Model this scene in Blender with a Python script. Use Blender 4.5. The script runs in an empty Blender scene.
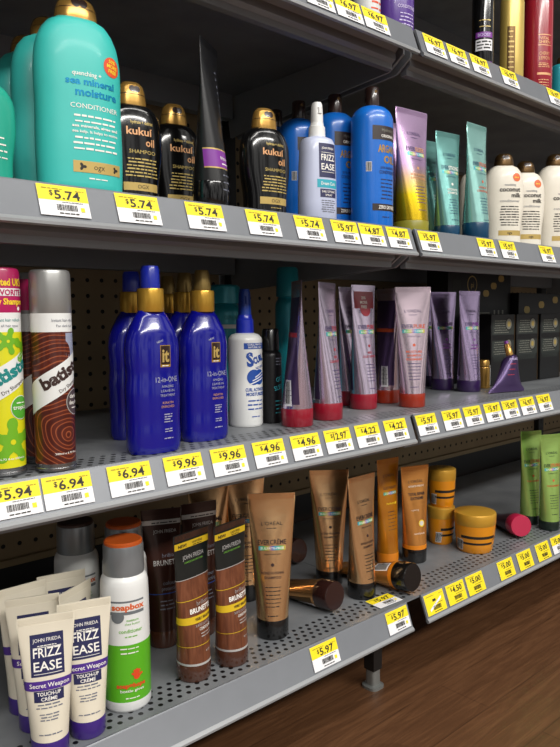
import bpy, math, random
from math import pi, sin, cos, radians as R
random.seed(7)
SC = bpy.context.scene
COL = SC.collection

# ------------------------------------------------------------------ levels
FLOOR = 0.0
Z0 = 0.585
ZA, ZB, ZC, ZD = Z0+.3994, Z0+.1230, Z0-.1450, Z0-.4238
LV = {'A': ZA, 'B': ZB, 'C': ZC, 'D': ZD}

# ------------------------------------------------------------------ materials
def lin(h):
    h = h.lstrip('#')
    o = []
    for i in (0, 2, 4):
        c = int(h[i:i+2], 16)/255
        o.append(c/12.92 if c <= .04045 else ((c+.055)/1.055)**2.4)
    return (o[0], o[1], o[2], 1)

MATS = {}
def mat(name, hexc, rough=.45, metal=0, coat=0, trans=0, bump=0, bscale=200, vary=.06, alpha=1, spec=.5):
    if name in MATS: return MATS[name]
    m = bpy.data.materials.new(name); m.use_nodes = True
    nt = m.node_tree; b = nt.nodes['Principled BSDF']
    b.inputs['Roughness'].default_value = rough
    b.inputs['Metallic'].default_value = metal
    b.inputs['Coat Weight'].default_value = coat
    b.inputs['Coat Roughness'].default_value = .08
    b.inputs['Transmission Weight'].default_value = trans
    b.inputs['Specular IOR Level'].default_value = spec
    tc = nt.nodes.new('ShaderNodeTexCoord')
    no = nt.nodes.new('ShaderNodeTexNoise'); no.inputs['Scale'].default_value = 35
    nt.links.new(tc.outputs['Object'], no.inputs['Vector'])
    hv = nt.nodes.new('ShaderNodeHueSaturation'); hv.inputs['Color'].default_value = lin(hexc)
    mr = nt.nodes.new('ShaderNodeMapRange')
    mr.inputs['To Min'].default_value = 1-vary; mr.inputs['To Max'].default_value = 1+vary
    nt.links.new(no.outputs['Fac'], mr.inputs['Value']); nt.links.new(mr.outputs['Result'], hv.inputs['Value'])
    nt.links.new(hv.outputs['Color'], b.inputs['Base Color'])
    if bump:
        n2 = nt.nodes.new('ShaderNodeTexNoise'); n2.inputs['Scale'].default_value = bscale
        nt.links.new(tc.outputs['Object'], n2.inputs['Vector'])
        bp = nt.nodes.new('ShaderNodeBump'); bp.inputs['Strength'].default_value = bump; bp.inputs['Distance'].default_value = .001
        nt.links.new(n2.outputs['Fac'], bp.inputs['Height']); nt.links.new(bp.outputs['Normal'], b.inputs['Normal'])
    MATS[name] = m
    return m

class N:
    """tiny node expression helper"""
    def __init__(s, m):
        s.nt = m.node_tree; s.tc = s.nt.nodes.new('ShaderNodeTexCoord')
        x = s.nt.nodes.new('ShaderNodeSeparateXYZ'); s.nt.links.new(s.tc.outputs['Object'], x.inputs[0])
        s.x, s.y, s.z = x.outputs
        s.vec = s.tc.outputs['Object']
    def m(s, op, a, b=None, c=None):
        n = s.nt.nodes.new('ShaderNodeMath'); n.operation = op
        for i, v in enumerate((a, b, c)):
            if v is None: continue
            if isinstance(v, (int, float)): n.inputs[i].default_value = v
            else: s.nt.links.new(v, n.inputs[i])
        return n.outputs[0]
    def mix(s, f, a, b):
        n = s.nt.nodes.new('ShaderNodeMix'); n.data_type = 'RGBA'
        for i, v in ((0, f), (6, a), (7, b)):
            if isinstance(v, (int, float, tuple)): n.inputs[i].default_value = v
            else: s.nt.links.new(v, n.inputs[i])
        return n.outputs[2]
    def noise(s, scale, detail=3, vscale=None, dist=0):
        n = s.nt.nodes.new('ShaderNodeTexNoise'); n.inputs['Scale'].default_value = scale
        n.inputs['Detail'].default_value = detail; n.inputs['Distortion'].default_value = dist
        v = s.vec
        if vscale:
            mp = s.nt.nodes.new('ShaderNodeMapping'); mp.inputs['Scale'].default_value = vscale
            s.nt.links.new(s.vec, mp.inputs['Vector']); v = mp.outputs[0]
        s.nt.links.new(v, n.inputs['Vector'])
        return n.outputs['Fac']
    def ramp(s, f, stops):
        n = s.nt.nodes.new('ShaderNodeValToRGB'); e = n.color_ramp.elements
        while len(e) < len(stops): e.new(.5)
        for q, (p_, c) in zip(e, stops): q.position = p_; q.color = lin(c)
        s.nt.links.new(f, n.inputs[0]); return n.outputs[0]
    def bsdf(s, color, rough=.5, metal=0, coat=0):
        b = s.nt.nodes['Principled BSDF']
        s.nt.links.new(color, b.inputs['Base Color'])
        if isinstance(rough, (int, float)): b.inputs['Roughness'].default_value = rough
        else: s.nt.links.new(rough, b.inputs['Roughness'])
        b.inputs['Metallic'].default_value = metal; b.inputs['Coat Weight'].default_value = coat
        return b
    def bump(s, h, st=.5, d=.002):
        bp = s.nt.nodes.new('ShaderNodeBump'); bp.inputs['Strength'].default_value = st; bp.inputs['Distance'].default_value = d
        s.nt.links.new(h, bp.inputs['Height']); s.nt.links.new(bp.outputs[0], s.nt.nodes['Principled BSDF'].inputs['Normal'])

def newmat(name):
    m = bpy.data.materials.new(name); m.use_nodes = True; MATS[name] = m; return m, N(m)

def holes(n, a, b, pa, pb, r, stagger):
    """mask of round holes on the a/b plane"""
    row = n.m('FLOOR', n.m('DIVIDE', b, pb))
    fb = n.m('MULTIPLY', n.m('SUBTRACT', n.m('FRACT', n.m('DIVIDE', b, pb)), .5), pb)
    off = n.m('MULTIPLY', n.m('FLOORED_MODULO', row, 2), .5) if stagger else 0
    fa = n.m('MULTIPLY', n.m('SUBTRACT', n.m('FRACT', n.m('ADD', n.m('DIVIDE', a, pa), off)), .5), pa)
    d = n.m('SQRT', n.m('ADD', n.m('MULTIPLY', fa, fa), n.m('MULTIPLY', fb, fb)))
    return n.m('LESS_THAN', d, r)

m, n = newmat('deck_metal')
h = holes(n, n.x, n.y, .0125, .0105, .0029, True)
band = n.m('MULTIPLY', n.m('GREATER_THAN', n.y, .0105), n.m('LESS_THAN', n.y, .0525))
up = n.m('GREATER_THAN', n.z, -.001)
hm = n.m('MULTIPLY', n.m('MULTIPLY', h, band), up)
base = n.ramp(n.noise(14, 4), [(.3, '6f7276'), (.7, '85888b')])
n.bsdf(n.mix(hm, base, lin('08080a')), .42, .15)
m, n = newmat('pegboard')
h = holes(n, n.x, n.z, .0254, .0254, .0034, False)
base = n.ramp(n.noise(9, 5), [(.3, '836f52'), (.7, '978362')])
n.bsdf(n.mix(h, base, lin('060504')), .8)
n.bump(n.m('MULTIPLY', h, -1), .6)
m, n = newmat('floor_wood')
br = n.nt.nodes.new('ShaderNodeTexBrick')
mp = n.nt.nodes.new('ShaderNodeMapping'); mp.inputs['Scale'].default_value = (1, 1, 1)
n.nt.links.new(n.vec, mp.inputs['Vector']); n.nt.links.new(mp.outputs[0], br.inputs['Vector'])
br.inputs['Scale'].default_value = 1; br.inputs['Brick Width'].default_value = .9; br.inputs['Row Height'].default_value = .085
br.inputs['Mortar Size'].default_value = .0012; br.inputs['Mortar Smooth'].default_value = .3
br.inputs['Color1'].default_value = lin('573924'); br.inputs['Color2'].default_value = lin('69472e'); br.inputs['Mortar'].default_value = lin('2a170e')
gr = n.noise(7, 8, (1.2, 16, 1), 1.2)
grc = n.ramp(gr, [(.25, '432a19'), (.52, '604029'), (.78, '7c5639')])
g2 = n.noise(2.4, 5)
col = n.mix(.62, br.outputs['Color'], grc)
col = n.mix(n.m('MULTIPLY', n.m('GREATER_THAN', g2, .64), .18), col, lin('28140b'))
n.bsdf(col, .42); n.bump(gr, .15, .001)

m, n = newmat('brown_swirl')
w = n.nt.nodes.new('ShaderNodeTexWave'); w.wave_type = 'RINGS'; w.rings_direction = 'SPHERICAL'
mp = n.nt.nodes.new('ShaderNodeMapping'); mp.inputs['Location'].default_value = (-.006, .02, -.034)
n.nt.links.new(n.vec, mp.inputs['Vector']); n.nt.links.new(mp.outputs[0], w.inputs['Vector'])
w.inputs['Scale'].default_value = 34; w.inputs['Distortion'].default_value = 9; w.inputs['Detail'].default_value = 1.2; w.inputs['Detail Scale'].default_value = .55
n.bsdf(n.ramp(w.outputs['Fac'], [(.2, '4a1a12'), (.45, '6b2c1c'), (.62, 'b0603a'), (.78, '5a2114')]), .3, .15, .3)
m, n = newmat('wood_brunette')
gr = n.noise(26, 5, (5, 5, .8), 1.6)
n.bsdf(n.ramp(gr, [(.3, '5d3321'), (.55, '75442c'), (.75, '855138')]), .34, .2, .3)
m, n = newmat('lavender_yellow')
n.bsdf(n.ramp(n.m('DIVIDE', n.z, .19), [(.12, 'b79a10'), (.28, 'd2b414'), (.42, 'b99a7c'), (.52, 'b495bb'), (1, 'c6a9cd')]), .27, .75)
m, n = newmat('rainbow')
n.bsdf(n.ramp(n.m('FRACT', n.m('MULTIPLY', n.x, 45)), [(0, '3b6fd8'), (.25, '59c9d8'), (.5, '62d27c'), (.75, 'e7d45a'), (1, 'b060d0')]), .25, .5)
m, n = newmat('amber_gel')
b = n.bsdf(n.ramp(n.noise(30, 2), [(.3, 'c97a16'), (.7, 'e09524')]), .18, .15, .5)
b.inputs['Transmission Weight'].default_value = .35

mat('white_print', 'ece9e2', .5); mat('white_plastic', 'dedfdd', .35, coat=.2); mat('lilac_white', 'b9c0d8', .35, coat=.2)
mat('teal', '35b7ae', .45, coat=.05); mat('teal_side', '1f8a84', .33, coat=.15); mat('green_teal', '1f9f86', .33, coat=.2)
mat('gold_cap', 'b98f48', .26, .65); mat('gold_band', 'c4a862', .35, .3); mat('dark_ink', '1b1714', .6); mat('cyan_foil', '1289b8', .25, .4)
mat('sticker_red', 'd8481f', .5); mat('sticker_yellow', 'f0cc2a', .5)
mat('black_gloss', '0b0b0c', .16, coat=.4); mat('black_satin', '101012', .36); mat('copper_ink', 'd19a6a', .4, .2); mat('gold_ink', 'bda55e', .4, .2)
mat('purple_label', '7a2f92', .4); mat('navy', '23254f', .45); mat('teal_label', '2aa1b3', .45)
mat('blue_bottle', '1268c6', .28, coat=.3); mat('blue_dark', '0d3f86', .3, coat=.3); mat('brown_cap', '2c1c18', .25, coat=.4); mat('brown_label', '2d211f', .4); mat('grey_ink', '6c6f7c', .5)
mat('olive_cap', '8a8420', .35); mat('teal_metal', '9cd0c8', .27, .7, bump=.3, bscale=45); mat('teal_metal_dark', '7fbab4', .27, .7, bump=.3, bscale=45); mat('deep_blue_cap', '0f3f5e', .3)
mat('cream', 'e2dccd', .38, coat=.15); mat('bronze_cap', '5c4526', .3, .7); mat('orange_dot', 'd4602a', .5)
mat('can_silver', '9c9c9a', .34, .6); mat('can_rim', '8f8f90', .25, .9); mat('yellow_can', 'd3cf1b', .32, coat=.3); mat('leaf_green', '6cab22', .35, coat=.3); mat('magenta', 'b01c5a', .35, coat=.2)
mat('teal_ink', '0f7f7d', .5); mat('brown_ink', '35201c', .5); mat('grey_disc', '4b3f42', .4); mat('tropical_disc', '4da02d', .4); mat('pale_blue_arc', 'a9b0c6', .35, .3)
mat('cobalt', '0b0d80', .2, coat=.5); mat('cobalt_cap', '1a2ba8', .3, coat=.3); mat('collar_gold', 'c79a3a', .28, .6); mat('gold_glass', '8b7440', .3, .6); mat('label_silver', 'b9bbcf', .35, .4)
mat('royal', '1f4a9c', .4); mat('pump_blue', '1c3fa0', .3, trans=.2); mat('cyan_ink', '2b8c96', .5)
mat('teal_can', '2596a2', .3, .2, coat=.2)
mat('silver_lavender', 'decfe4', .22, .9, bump=.2, bscale=45); mat('lavender_dark', '5d4a70', .3, .7); mat('red_cap', '8e1126', .28, coat=.4); mat('orange_cap', '96290f', .28, coat=.4); mat('rose_metal', 'e2cdd8', .22, .9, bump=.2, bscale=45)
mat('red_ink', 'a82a3a', .5); mat('orange_ink', 'c8502a', .5); mat('purple_ink', '4a3a66', .5); mat('purple_cap', '2f1a48', .3, coat=.3); mat('purple_metal', 'c4b0d6', .22, .9, bump=.2, bscale=45); mat('purple_metal_dark', '3f2e55', .3, .5)
mat('black_card', '0f0f10', .4); mat('charcoal_print', '2f3532', .6); mat('silver_print', '8b8b80', .35, .3)
mat('cream_tube', 'ddd5c2', .36, coat=.2); mat('violet', '4b2a86', .38); mat('violet_cap', '3c2478', .3, coat=.3)
mat('soap_cap', '85898c', .3, .4); mat('soap_orange', 'c3571d', .4); mat('soap_green', '57ab1f', .35, coat=.2); mat('green_ink', '6fae3c', .5); mat('banner_grey', '6b7074', .45); mat('dark_brown_cap', '3a2620', .4)
mat('brunette_black', '151a19', .3, coat=.25); mat('brunette_yellow', 'd3b022', .4); mat('brunette_dark', '3a1f18', .28, .3, coat=.3); mat('clear_cap', '4a2a1c', .15, coat=.5); mat('silver_band', 'c9c8c6', .3, .4)
mat('gold_tube', 'f0c490', .22, .92, bump=.25, bscale=45); mat('bronze_tube', 'e0aa70', .22, .92, bump=.25, bscale=45); mat('amber_tube', 'dd984e', .25, .7, bump=.3, bscale=45); mat('black_cap', '0d0c0c', .25, coat=.4); mat('choc_cap', '2a1512', .25, coat=.4)
mat('jar_orange', 'd98a12', .32, coat=.3); mat('jar_lid', 'd3a038', .32, .35); mat('crimson_cap', 'b31f45', .28, coat=.3); mat('plum_tube', '4a3440', .32, .5); mat('orange_band', 'd07a14', .35)
mat('green_tube', 'a9cf70', .26, .6, bump=.3, bscale=45); mat('green_tube_dark', '3f6a2b', .3, .55); mat('green_cap', '17251f', .3)
mat('red_bottle', '96182a', .26, coat=.35); mat('gold_bottle', 'c9ae5c', .3, .3); mat('purple_jar', '54338a', .32, coat=.3); mat('lilac_ink', 'c6b9e0', .5)
mat('rail_grey', '797c81', .35, .2, bump=.03); mat('rail_light', '9c9ea0', .35, .2); mat('channel_grey', '85888b', .4, .2); mat('bracket_grey', '8a8d90', .42, .2); mat('upright_black', '141414', .45); mat('back_rail', '8d7a58', .6); mat('foot_metal', '8b8d8a', .4, .5)
mat('tag_yellow', 'f2dc1e', .55, vary=.02); mat('tag_white', 'e8e8ea', .55, vary=.02); mat('tag_ink', '26221a', .6); mat('tag_faint', 'a58f1e', .6); mat('shade_grey', '77797b', .8)
mat('fixture_white', 'd9d9d6', .5)
m = bpy.data.materials.new('tag_film'); m.use_nodes = True; MATS['tag_film'] = m

# ------------------------------------------------------------------ mesh builder
class MB:
    def __init__(s): s.v = []; s.f = []; s.fm = []; s.slots = []; s.smooth = []
    def slot(s, name):
        if name not in s.slots: s.slots.append(name)
        return s.slots.index(name)
    def add(s, vs, fs, mt, smooth=True):
        o = len(s.v); s.v.extend(vs); k = s.slot(mt)
        for f in fs: s.f.append([i+o for i in f]); s.fm.append(k); s.smooth.append(smooth)
    def box(s, x0, x1, y0, y1, z0, z1, mt):
        vs = [(x, y, z) for z in (z0, z1) for y in (y0, y1) for x in (x0, x1)]
        s.add(vs, [(0, 2, 3, 1), (4, 5, 7, 6), (0, 1, 5, 4), (2, 6, 7, 3), (0, 4, 6, 2), (1, 3, 7, 5)], mt, False)
    def prism(s, prof, x0, x1, mt, smooth=False):
        k = len(prof)
        vs = [(x0, y, z) for y, z in prof]+[(x1, y, z) for y, z in prof]
        fs = [(i, (i+1) % k, (i+1) % k+k, i+k) for i in range(k)]
        fs += [tuple(range(k-1, -1, -1)), tuple(range(k, 2*k))]
        s.add(vs, fs, mt, smooth)
    def build(s, name, parent=None, angle=38, bevel=0):
        me = bpy.data.meshes.new(name); me.from_pydata(s.v, [], s.f); me.validate()
        for q in s.slots: me.materials.append(MATS[q])
        if len(me.polygons) == len(s.fm):
            me.polygons.foreach_set('material_index', s.fm); me.polygons.foreach_set('use_smooth', s.smooth)
        me.update(); me.set_sharp_from_angle(angle=R(angle))
        o = bpy.data.objects.new(name, me); COL.objects.link(o)
        if parent: o.parent = parent
        if bevel:
            b = o.modifiers.new('edge', 'BEVEL'); b.width = bevel; b.segments = 2; b.limit_method = 'ANGLE'
        return o

class Shape:
    """vertical loft: control rings (z, rx, ry, n); smoothed where asked"""
    def __init__(s, ctrl, smooth=0, n=2.0, cx=0, cy=0):
        c = [tuple(q)+((n,) if len(q) == 3 else ()) for q in ctrl]
        if smooth:
            out = []
            for i in range(len(c)-1):
                p0, p1, p2, p3 = c[max(i-1, 0)], c[i], c[i+1], c[min(i+2, len(c)-1)]
                for j in range(smooth):
                    t = j/smooth
                    lerp = [p1[k]+(p2[k]-p1[k])*t for k in range(4)]
                    cr = [.5*((2*p1[k])+(-p0[k]+p2[k])*t+(2*p0[k]-5*p1[k]+4*p2[k]-p3[k])*t*t+(-p0[k]+3*p1[k]-3*p2[k]+p3[k])*t**3) for k in range(4)]
                    z = lerp[0]
                    out.append((z, max(cr[1], .0004), max(cr[2], .0004), max(cr[3], 1.2)))
            out.append(c[-1]); c = out
        s.r = c; s.cache = {}; s.cx = cx; s.cy = cy
    def at(s, z):
        r = s.r
        if z <= r[0][0]: return r[0][1:]
        for a, b in zip(r, r[1:]):
            if a[0] <= z <= b[0] and b[0] > a[0]:
                t = (z-a[0])/(b[0]-a[0]); return tuple(a[k]+(b[k]-a[k])*t for k in (1, 2, 3))
        return r[-1][1:]
    @staticmethod
    def pt(th, rx, ry, n):
        a, b = sin(th), cos(th)
        return (rx*math.copysign(abs(a)**(2/n), a), -ry*math.copysign(abs(b)**(2/n), b))
    def table(s, z):
        k = round(z*5000)
        if k in s.cache: return s.cache[k]
        rx, ry, n = s.at(z)
        P = [s.pt(pi*i/72, rx, ry, n) for i in range(73)]
        L = [0]
        for a, b in zip(P, P[1:]): L.append(L[-1]+math.hypot(b[0]-a[0], b[1]-a[1]))
        s.cache[k] = (P, L); return P, L
    def surf(s, u, z, off=.0003):
        P, L = s.table(z); a = min(abs(u), L[-1]*.999)
        lo, hi = 0, len(L)-1
        while hi-lo > 1:
            m_ = (lo+hi)//2
            if L[m_] <= a: lo = m_
            else: hi = m_
        t = (a-L[lo])/max(L[hi]-L[lo], 1e-9)
        x = P[lo][0]+(P[hi][0]-P[lo][0])*t; y = P[lo][1]+(P[hi][1]-P[lo][1])*t
        tx, ty = P[hi][0]-P[lo][0], P[hi][1]-P[lo][1]; q = math.hypot(tx, ty) or 1
        nx, ny = ty/q, -tx/q
        sg = 1 if u >= 0 else -1
        return (s.cx+sg*(x+nx*off), s.cy+y+ny*off, z)
    def loft(s, mb, mt, bands=(), seg=40, cap_b=True, cap_t=True):
        zs = {b for q in bands for b in q[:2]}
        R_ = list(s.r)
        for z in sorted(zs):
            if not any(abs(q[0]-z) < 1e-6 for q in R_):
                for i in range(len(R_)-1):
                    if R_[i][0] < z < R_[i+1][0]: R_.insert(i+1, (z,)+tuple(s.at(z))); break
        vs = []
        for z, rx, ry, n in R_:
            for i in range(seg):
                x, y = s.pt(2*pi*i/seg, rx, ry, n); vs.append((x+s.cx, y+s.cy, z))
        base = len(mb.v); mb.v.extend(vs)
        for j in range(len(R_)-1):
            zc = (R_[j][0]+R_[j+1][0])/2; mm = mt
            for q in bands:
                if q[0]-1e-7 <= zc <= q[1]+1e-7: mm = q[2]
            k = mb.slot(mm)
            for i in range(seg):
                a, b = base+j*seg+i, base+j*seg+(i+1) % seg
                mb.f.append([a, b, b+seg, a+seg]); mb.fm.append(k); mb.smooth.append(True)
        def mband(z):
            for q in bands:
                if q[0]-1e-7 <= z <= q[1]+1e-7: return q[2]
            return mt
        if cap_b: mb.f.append([base+i for i in range(seg-1, -1, -1)]); mb.fm.append(mb.slot(mband(R_[0][0]))); mb.smooth.append(False)
        if cap_t: mb.f.append([base+(len(R_)-1)*seg+i for i in range(seg)]); mb.fm.append(mb.slot(mband(R_[-1][0]))); mb.smooth.append(False)

class Flat:
    """flat front face at y = y0"""
    def __init__(s, y0=0, cx=0): s.y0 = y0; s.cx = cx
    def surf(s, u, z, off=.0003): return (s.cx+u, s.y0-off, z)

# ------------------------------------------------------------------ printing on surfaces
_TX = {}
def glyphs(txt, bold):
    k = (txt, bold)
    if k in _TX: return _TX[k]
    c = bpy.data.curves.new('t', 'FONT'); c.body = txt; c.size = 1; c.resolution_u = 2; c.offset = bold; c.align_x = 'LEFT'
    o = bpy.data.objects.new('t', c); COL.objects.link(o)
    dg = bpy.context.evaluated_depsgraph_get(); dg.update()
    me = bpy.data.meshes.new_from_object(o.evaluated_get(dg))
    V = [(v.co.x, v.co.y) for v in me.vertices]; F = [tuple(p_.vertices) for p_ in me.polygons]
    bpy.data.objects.remove(o); bpy.data.curves.remove(c); bpy.data.meshes.remove(me)
    x0 = min(v[0] for v in V); x1 = max(v[0] for v in V)
    V = [((x-x0), y) for x, y in V]
    _TX[k] = (V, F, x1-x0); return _TX[k]

def text(mb, sh, txt, u, z, size, mt, al='C', w=None, bold=.012, rot=0, off=.00035):
    """size = height of a capital letter; z = baseline"""
    V, F, W = glyphs(txt, bold); k = size/.7; kx = k
    if w: kx = w/W
    x0 = {'C': -W*kx/2, 'L': 0, 'R': -W*kx}[al]
    cr, sr = cos(rot), sin(rot)
    out = []
    for x, y in V:
        a, b = x0+x*kx, y*k
        out.append(sh.surf(u+a*cr-b*sr, z+a*sr+b*cr, off))
    mb.add(out, F, mt, False)

def patch(mb, sh, u0, u1, z0, z1, mt, off=.0002, skew=0, skew0=None):
    """rectangle on the surface; skew lifts the right end"""
    nu = max(1, int(abs(u1-u0)/.0025)); nz = max(1, int(abs(z1-z0)/.006)); vs = []; fs = []
    for j in range(nz+1):
        for i in range(nu+1):
            a = i/nu; zz = z0+(z1-z0)*j/nz+skew*(a-.5)
            vs.append(sh.surf(u0+(u1-u0)*a, zz, off))
    for j in range(nz):
        for i in range(nu):
            a = j*(nu+1)+i; fs.append((a, a+1, a+nu+2, a+nu+1))
    mb.add(vs, fs, mt, True)

def blob(mb, sh, u, z, fr, mt, off=.0003, rings=4, seg=36):
    vs = [sh.surf(u, z, off)]; fs = []
    for k in range(1, rings+1):
        for i in range(seg):
            t = 2*pi*i/seg; r = fr(t)*k/rings; vs.append(sh.surf(u+r*cos(t), z+r*sin(t), off))
    for i in range(seg): fs.append((0, 1+i, 1+(i+1) % seg))
    for k in range(rings-1):
        for i in range(seg):
            a = 1+k*seg+i; b = 1+k*seg+(i+1) % seg; fs.append((a, a+seg, b+seg, b))
    mb.add(vs, fs, mt, True)
def disc(mb, sh, u, z, r, mt, off=.0003): blob(mb, sh, u, z, lambda t: r, mt, off)

def small_print(mb, sh, u, z, w, h, mt, al='C', off=.00035):
    """one line of tiny illegible print: word-length dashes"""
    rnd = random.Random(int((u+3)*1e4)+int(z*1e5)); ww = w*rnd.uniform(.82, 1); x = {'C': -ww/2, 'L': 0, 'R': -ww}[al]; e = x+ww
    while x < e-h:
        l = min(rnd.uniform(1.5, 5)*h, e-x); patch(mb, sh, u+x, u+x+l, z, z+h*rnd.uniform(.6, .9), mt, off); x += l+h*.6
def lines(mb, sh, u, z1, z0, k, w, h, mt, al='C'):
    for i in range(k): small_print(mb, sh, u, z1+(z0-z1)*i/max(k-1, 1), w, h, mt, al)
def barcode(mb, sh, u0, u1, z0, z1, mt, off=.00045):
    rnd = random.Random(3); x = u0
    while x < u1:
        d = rnd.choice((.0004, .0004, .0008)); patch(mb, sh, x, min(x+d, u1), z0, z1, mt, off); x += d+rnd.choice((.0004, .0007))

# ------------------------------------------------------------------ things
def thing(name, label, cat, loc=(0, 0, 0), rz=0, group=None):
    o = bpy.data.objects.new(name, None); COL.objects.link(o); o.empty_display_size = .02
    o.location = loc; o.rotation_euler = (0, 0, rz); o['label'] = label; o['category'] = cat
    if group: o['group'] = group
    return o
def copy_tree(o, label=None, parent=None):
    c = o.copy(); COL.objects.link(c)
    if label: c['label'] = label
    if parent: c.parent = parent
    for ch in list(o.children): copy_tree(ch, None, c)
    return c
def put(o, sh, x, y, rz=0, tilt=None):
    o.location = (x, y, LV[sh]+.0004); o.rotation_euler = (0, 0, R(rz)); return o
def row(make, spots):
    """first spot uses the original, the others a copy with its own label"""
    for i, (label, sh, x, y, rz) in enumerate(spots):
        o = make if i == 0 else copy_tree(make)
        o['label'] = label; put(o, sh, x, y, rz)
def lay(o, sh, x, y, r, h, rz=0, spin=0):
    a = math.asin(min((r-.0008)/(h-.027), .9))
    o.location = (x, y, LV[sh]+r*1.02+.001+.027*sin(a)); o.rotation_euler = (-(pi/2+a), 0, R(rz)); return o

# ---- squeeze tube: round cap below, flat crimp on top
def tube_shape(r, h, cap, W):
    st = 12; c = []
    for i in range(st+1):
        t = i/st; z = cap+(h-.008-cap)*t
        rx = r+(W/2-r)*t**1.1; ry = max(r*(1-t)**1.0, .0011)
        c.append((z, rx, ry, 2+.25*t))
    c.append((h-.0079, W/2, .0009)); c.append((h, W/2, .0009))
    return Shape(c)
def make_tube(name, r, h, cap, W, mt, capm, bands=(), art=None, group=None, cap_taper=1.0, cat='tube', capbands=()):
    o = thing(name, name, cat, group=group); sh = tube_shape(r, h, cap, W); mb = MB()
    sh.loft(mb, mt, bands)
    for i in range(5): patch(mb, Flat(-.0009), -W/2+.001, W/2-.001, h-.0072+i*.0014, h-.0068+i*.0014, mt, .00025)
    if art: art(mb, sh)
    mb.build('tube_body', o)
    cb = MB(); c = Shape([(0, r*.95*cap_taper, r*.95*cap_taper), (.0015, r*1.0*cap_taper, r*1.0*cap_taper), (cap-.002, r*1.015, r*1.015), (cap, r*.985, r*.985)])
    c.loft(cb, capm, capbands); cb.build('cap', o)
    return o

# ---- soft oval bottle with a gold flip cap (big round-shouldered shampoo bottles)
def flip_bottle_shape(w, h, k, bh, waist=.93):  # waist < 1 narrows the foot
    rx = w/2; ry = rx*k
    P = [(0, .86, .9), (.012, .93, .96), (.25, .96, 1), (.5, .99, 1), (.66, 1.0, 1), (.77, .985, .98), (.86, .925, .93), (.93, .81, .84), (.975, .665, .73), (1, .49, .58)]
    return Shape([(bh*z, rx*a*(waist if z < .3 else 1), ry*b) for z, a, b in P], 5, 2.25)
def make_flip_bottle(name, w, h, k, bh, mt, capm, art, group, waist=.93, cat='bottle'):
    o = thing(name, name, cat, group=group); sh = flip_bottle_shape(w, h, k, bh, waist); mb = MB(); sh.loft(mb, mt); art(mb, sh); mb.build('bottle_body', o)
    rx = w/2*.485; ry = w/2*k*.62; ch = h-bh
    cs = Shape([(bh-.0012, rx, ry), (bh+ch*.15, rx*1.0, ry*1.0), (bh+ch*.55, rx*.93, ry*.95), (bh+ch*.86, rx*.8, ry*.82), (bh+ch, rx*.6, ry*.6)], 4, 2.2)
    cb = MB(); cs.loft(cb, capm)
    blob(cb, cs, 0, bh+ch*.66, lambda t: math.hypot(rx*.38*cos(t), ch*.13*sin(t)), 'brown_cap', .0004)
    patch(cb, cs, -rx*1.25, rx*1.25, bh+ch*.42, bh+ch*.445, 'brown_cap', .0002)
    cb.build('flip_cap', o)
    return o

# ====================================================================== products: upper shelf (B)
def teal_art(mb, s):
    text(mb, s, 'quenching +', .002, .1115, .0042, 'white_print')
    text(mb, s, 'sea mineral', .006, .1030, .0064, 'cyan_foil', w=.050, bold=.03)
    text(mb, s, 'moisture', .012, .0925, .0075, 'cyan_foil', w=.044, bold=.03)
    text(mb, s, 'CONDITIONER', .010, .0805, .0046, 'white_print', w=.050, bold=.0)
    for i in range(7):
        if i in (2, 3): continue
        small_print(mb, s, .010, .0725-i*.0052, .048, .0022, 'white_print')
    text(mb, s, 'sea minerals, algae and', .010, .0625, .0026, 'white_print', w=.048, bold=.03)
    text(mb, s, 'sea kelp. It helps to revive', .010, .0573, .0026, 'white_print', w=.048, bold=.02)
    patch(mb, s, -.014, .037, .0195, .0305, 'gold_band', .0003); text(mb, s, 'ogx', .012, .0228, .0055, 'dark_ink', bold=.0)
    blob(mb, s, -.005, .025, lambda t: .0028+.0012*cos(3*t), 'dark_ink', .0004); blob(mb, s, .030, .025, lambda t: .0024+.001*cos(3*t), 'dark_ink', .0004)
    small_print(mb, s, .012, .0135, .022, .0015, 'white_print')
    disc(mb, s, .0295, .1255, .0098, 'sticker_red'); 
    for tx, dz in (('50%', .0036), ('MORE', -.0012), ('FREE', -.006)): text(mb, s, tx, .0295, .1255+dz, .0034, 'sticker_yellow', off=.0006, bold=.03, rot=-.12)
tb = make_flip_bottle('conditioner_bottle', .0860, .190, .55, .170, 'teal', 'gold_cap', teal_art, 'large teal conditioner bottles', 1.05)
row(tb, [('large teal conditioner bottle with a round red and yellow sticker, front of its row', 'B', .3345, .045, -9),
         ('large teal conditioner bottle directly behind the one with the red sticker', 'B', .335, .105, 0),
         ('large teal conditioner bottle at the back of the row, behind two others', 'B', .338, .165, 0)])
def green_art(mb, s):
    lines(mb, s, .006, .045, .025, 4, .036, .002, 'white_print'); text(mb, s, 'ogx', .006, .012, .005, 'dark_ink')
o = make_flip_bottle('shampoo_bottle', .072, .125, .55, .105, 'green_teal', 'gold_cap', green_art, None)
o['label'] = 'shorter green-teal bottle cut off by the left edge of the upper shelf'; put(o, 'B', .231, .04); o.scale = (1, 1, .86)

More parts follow.
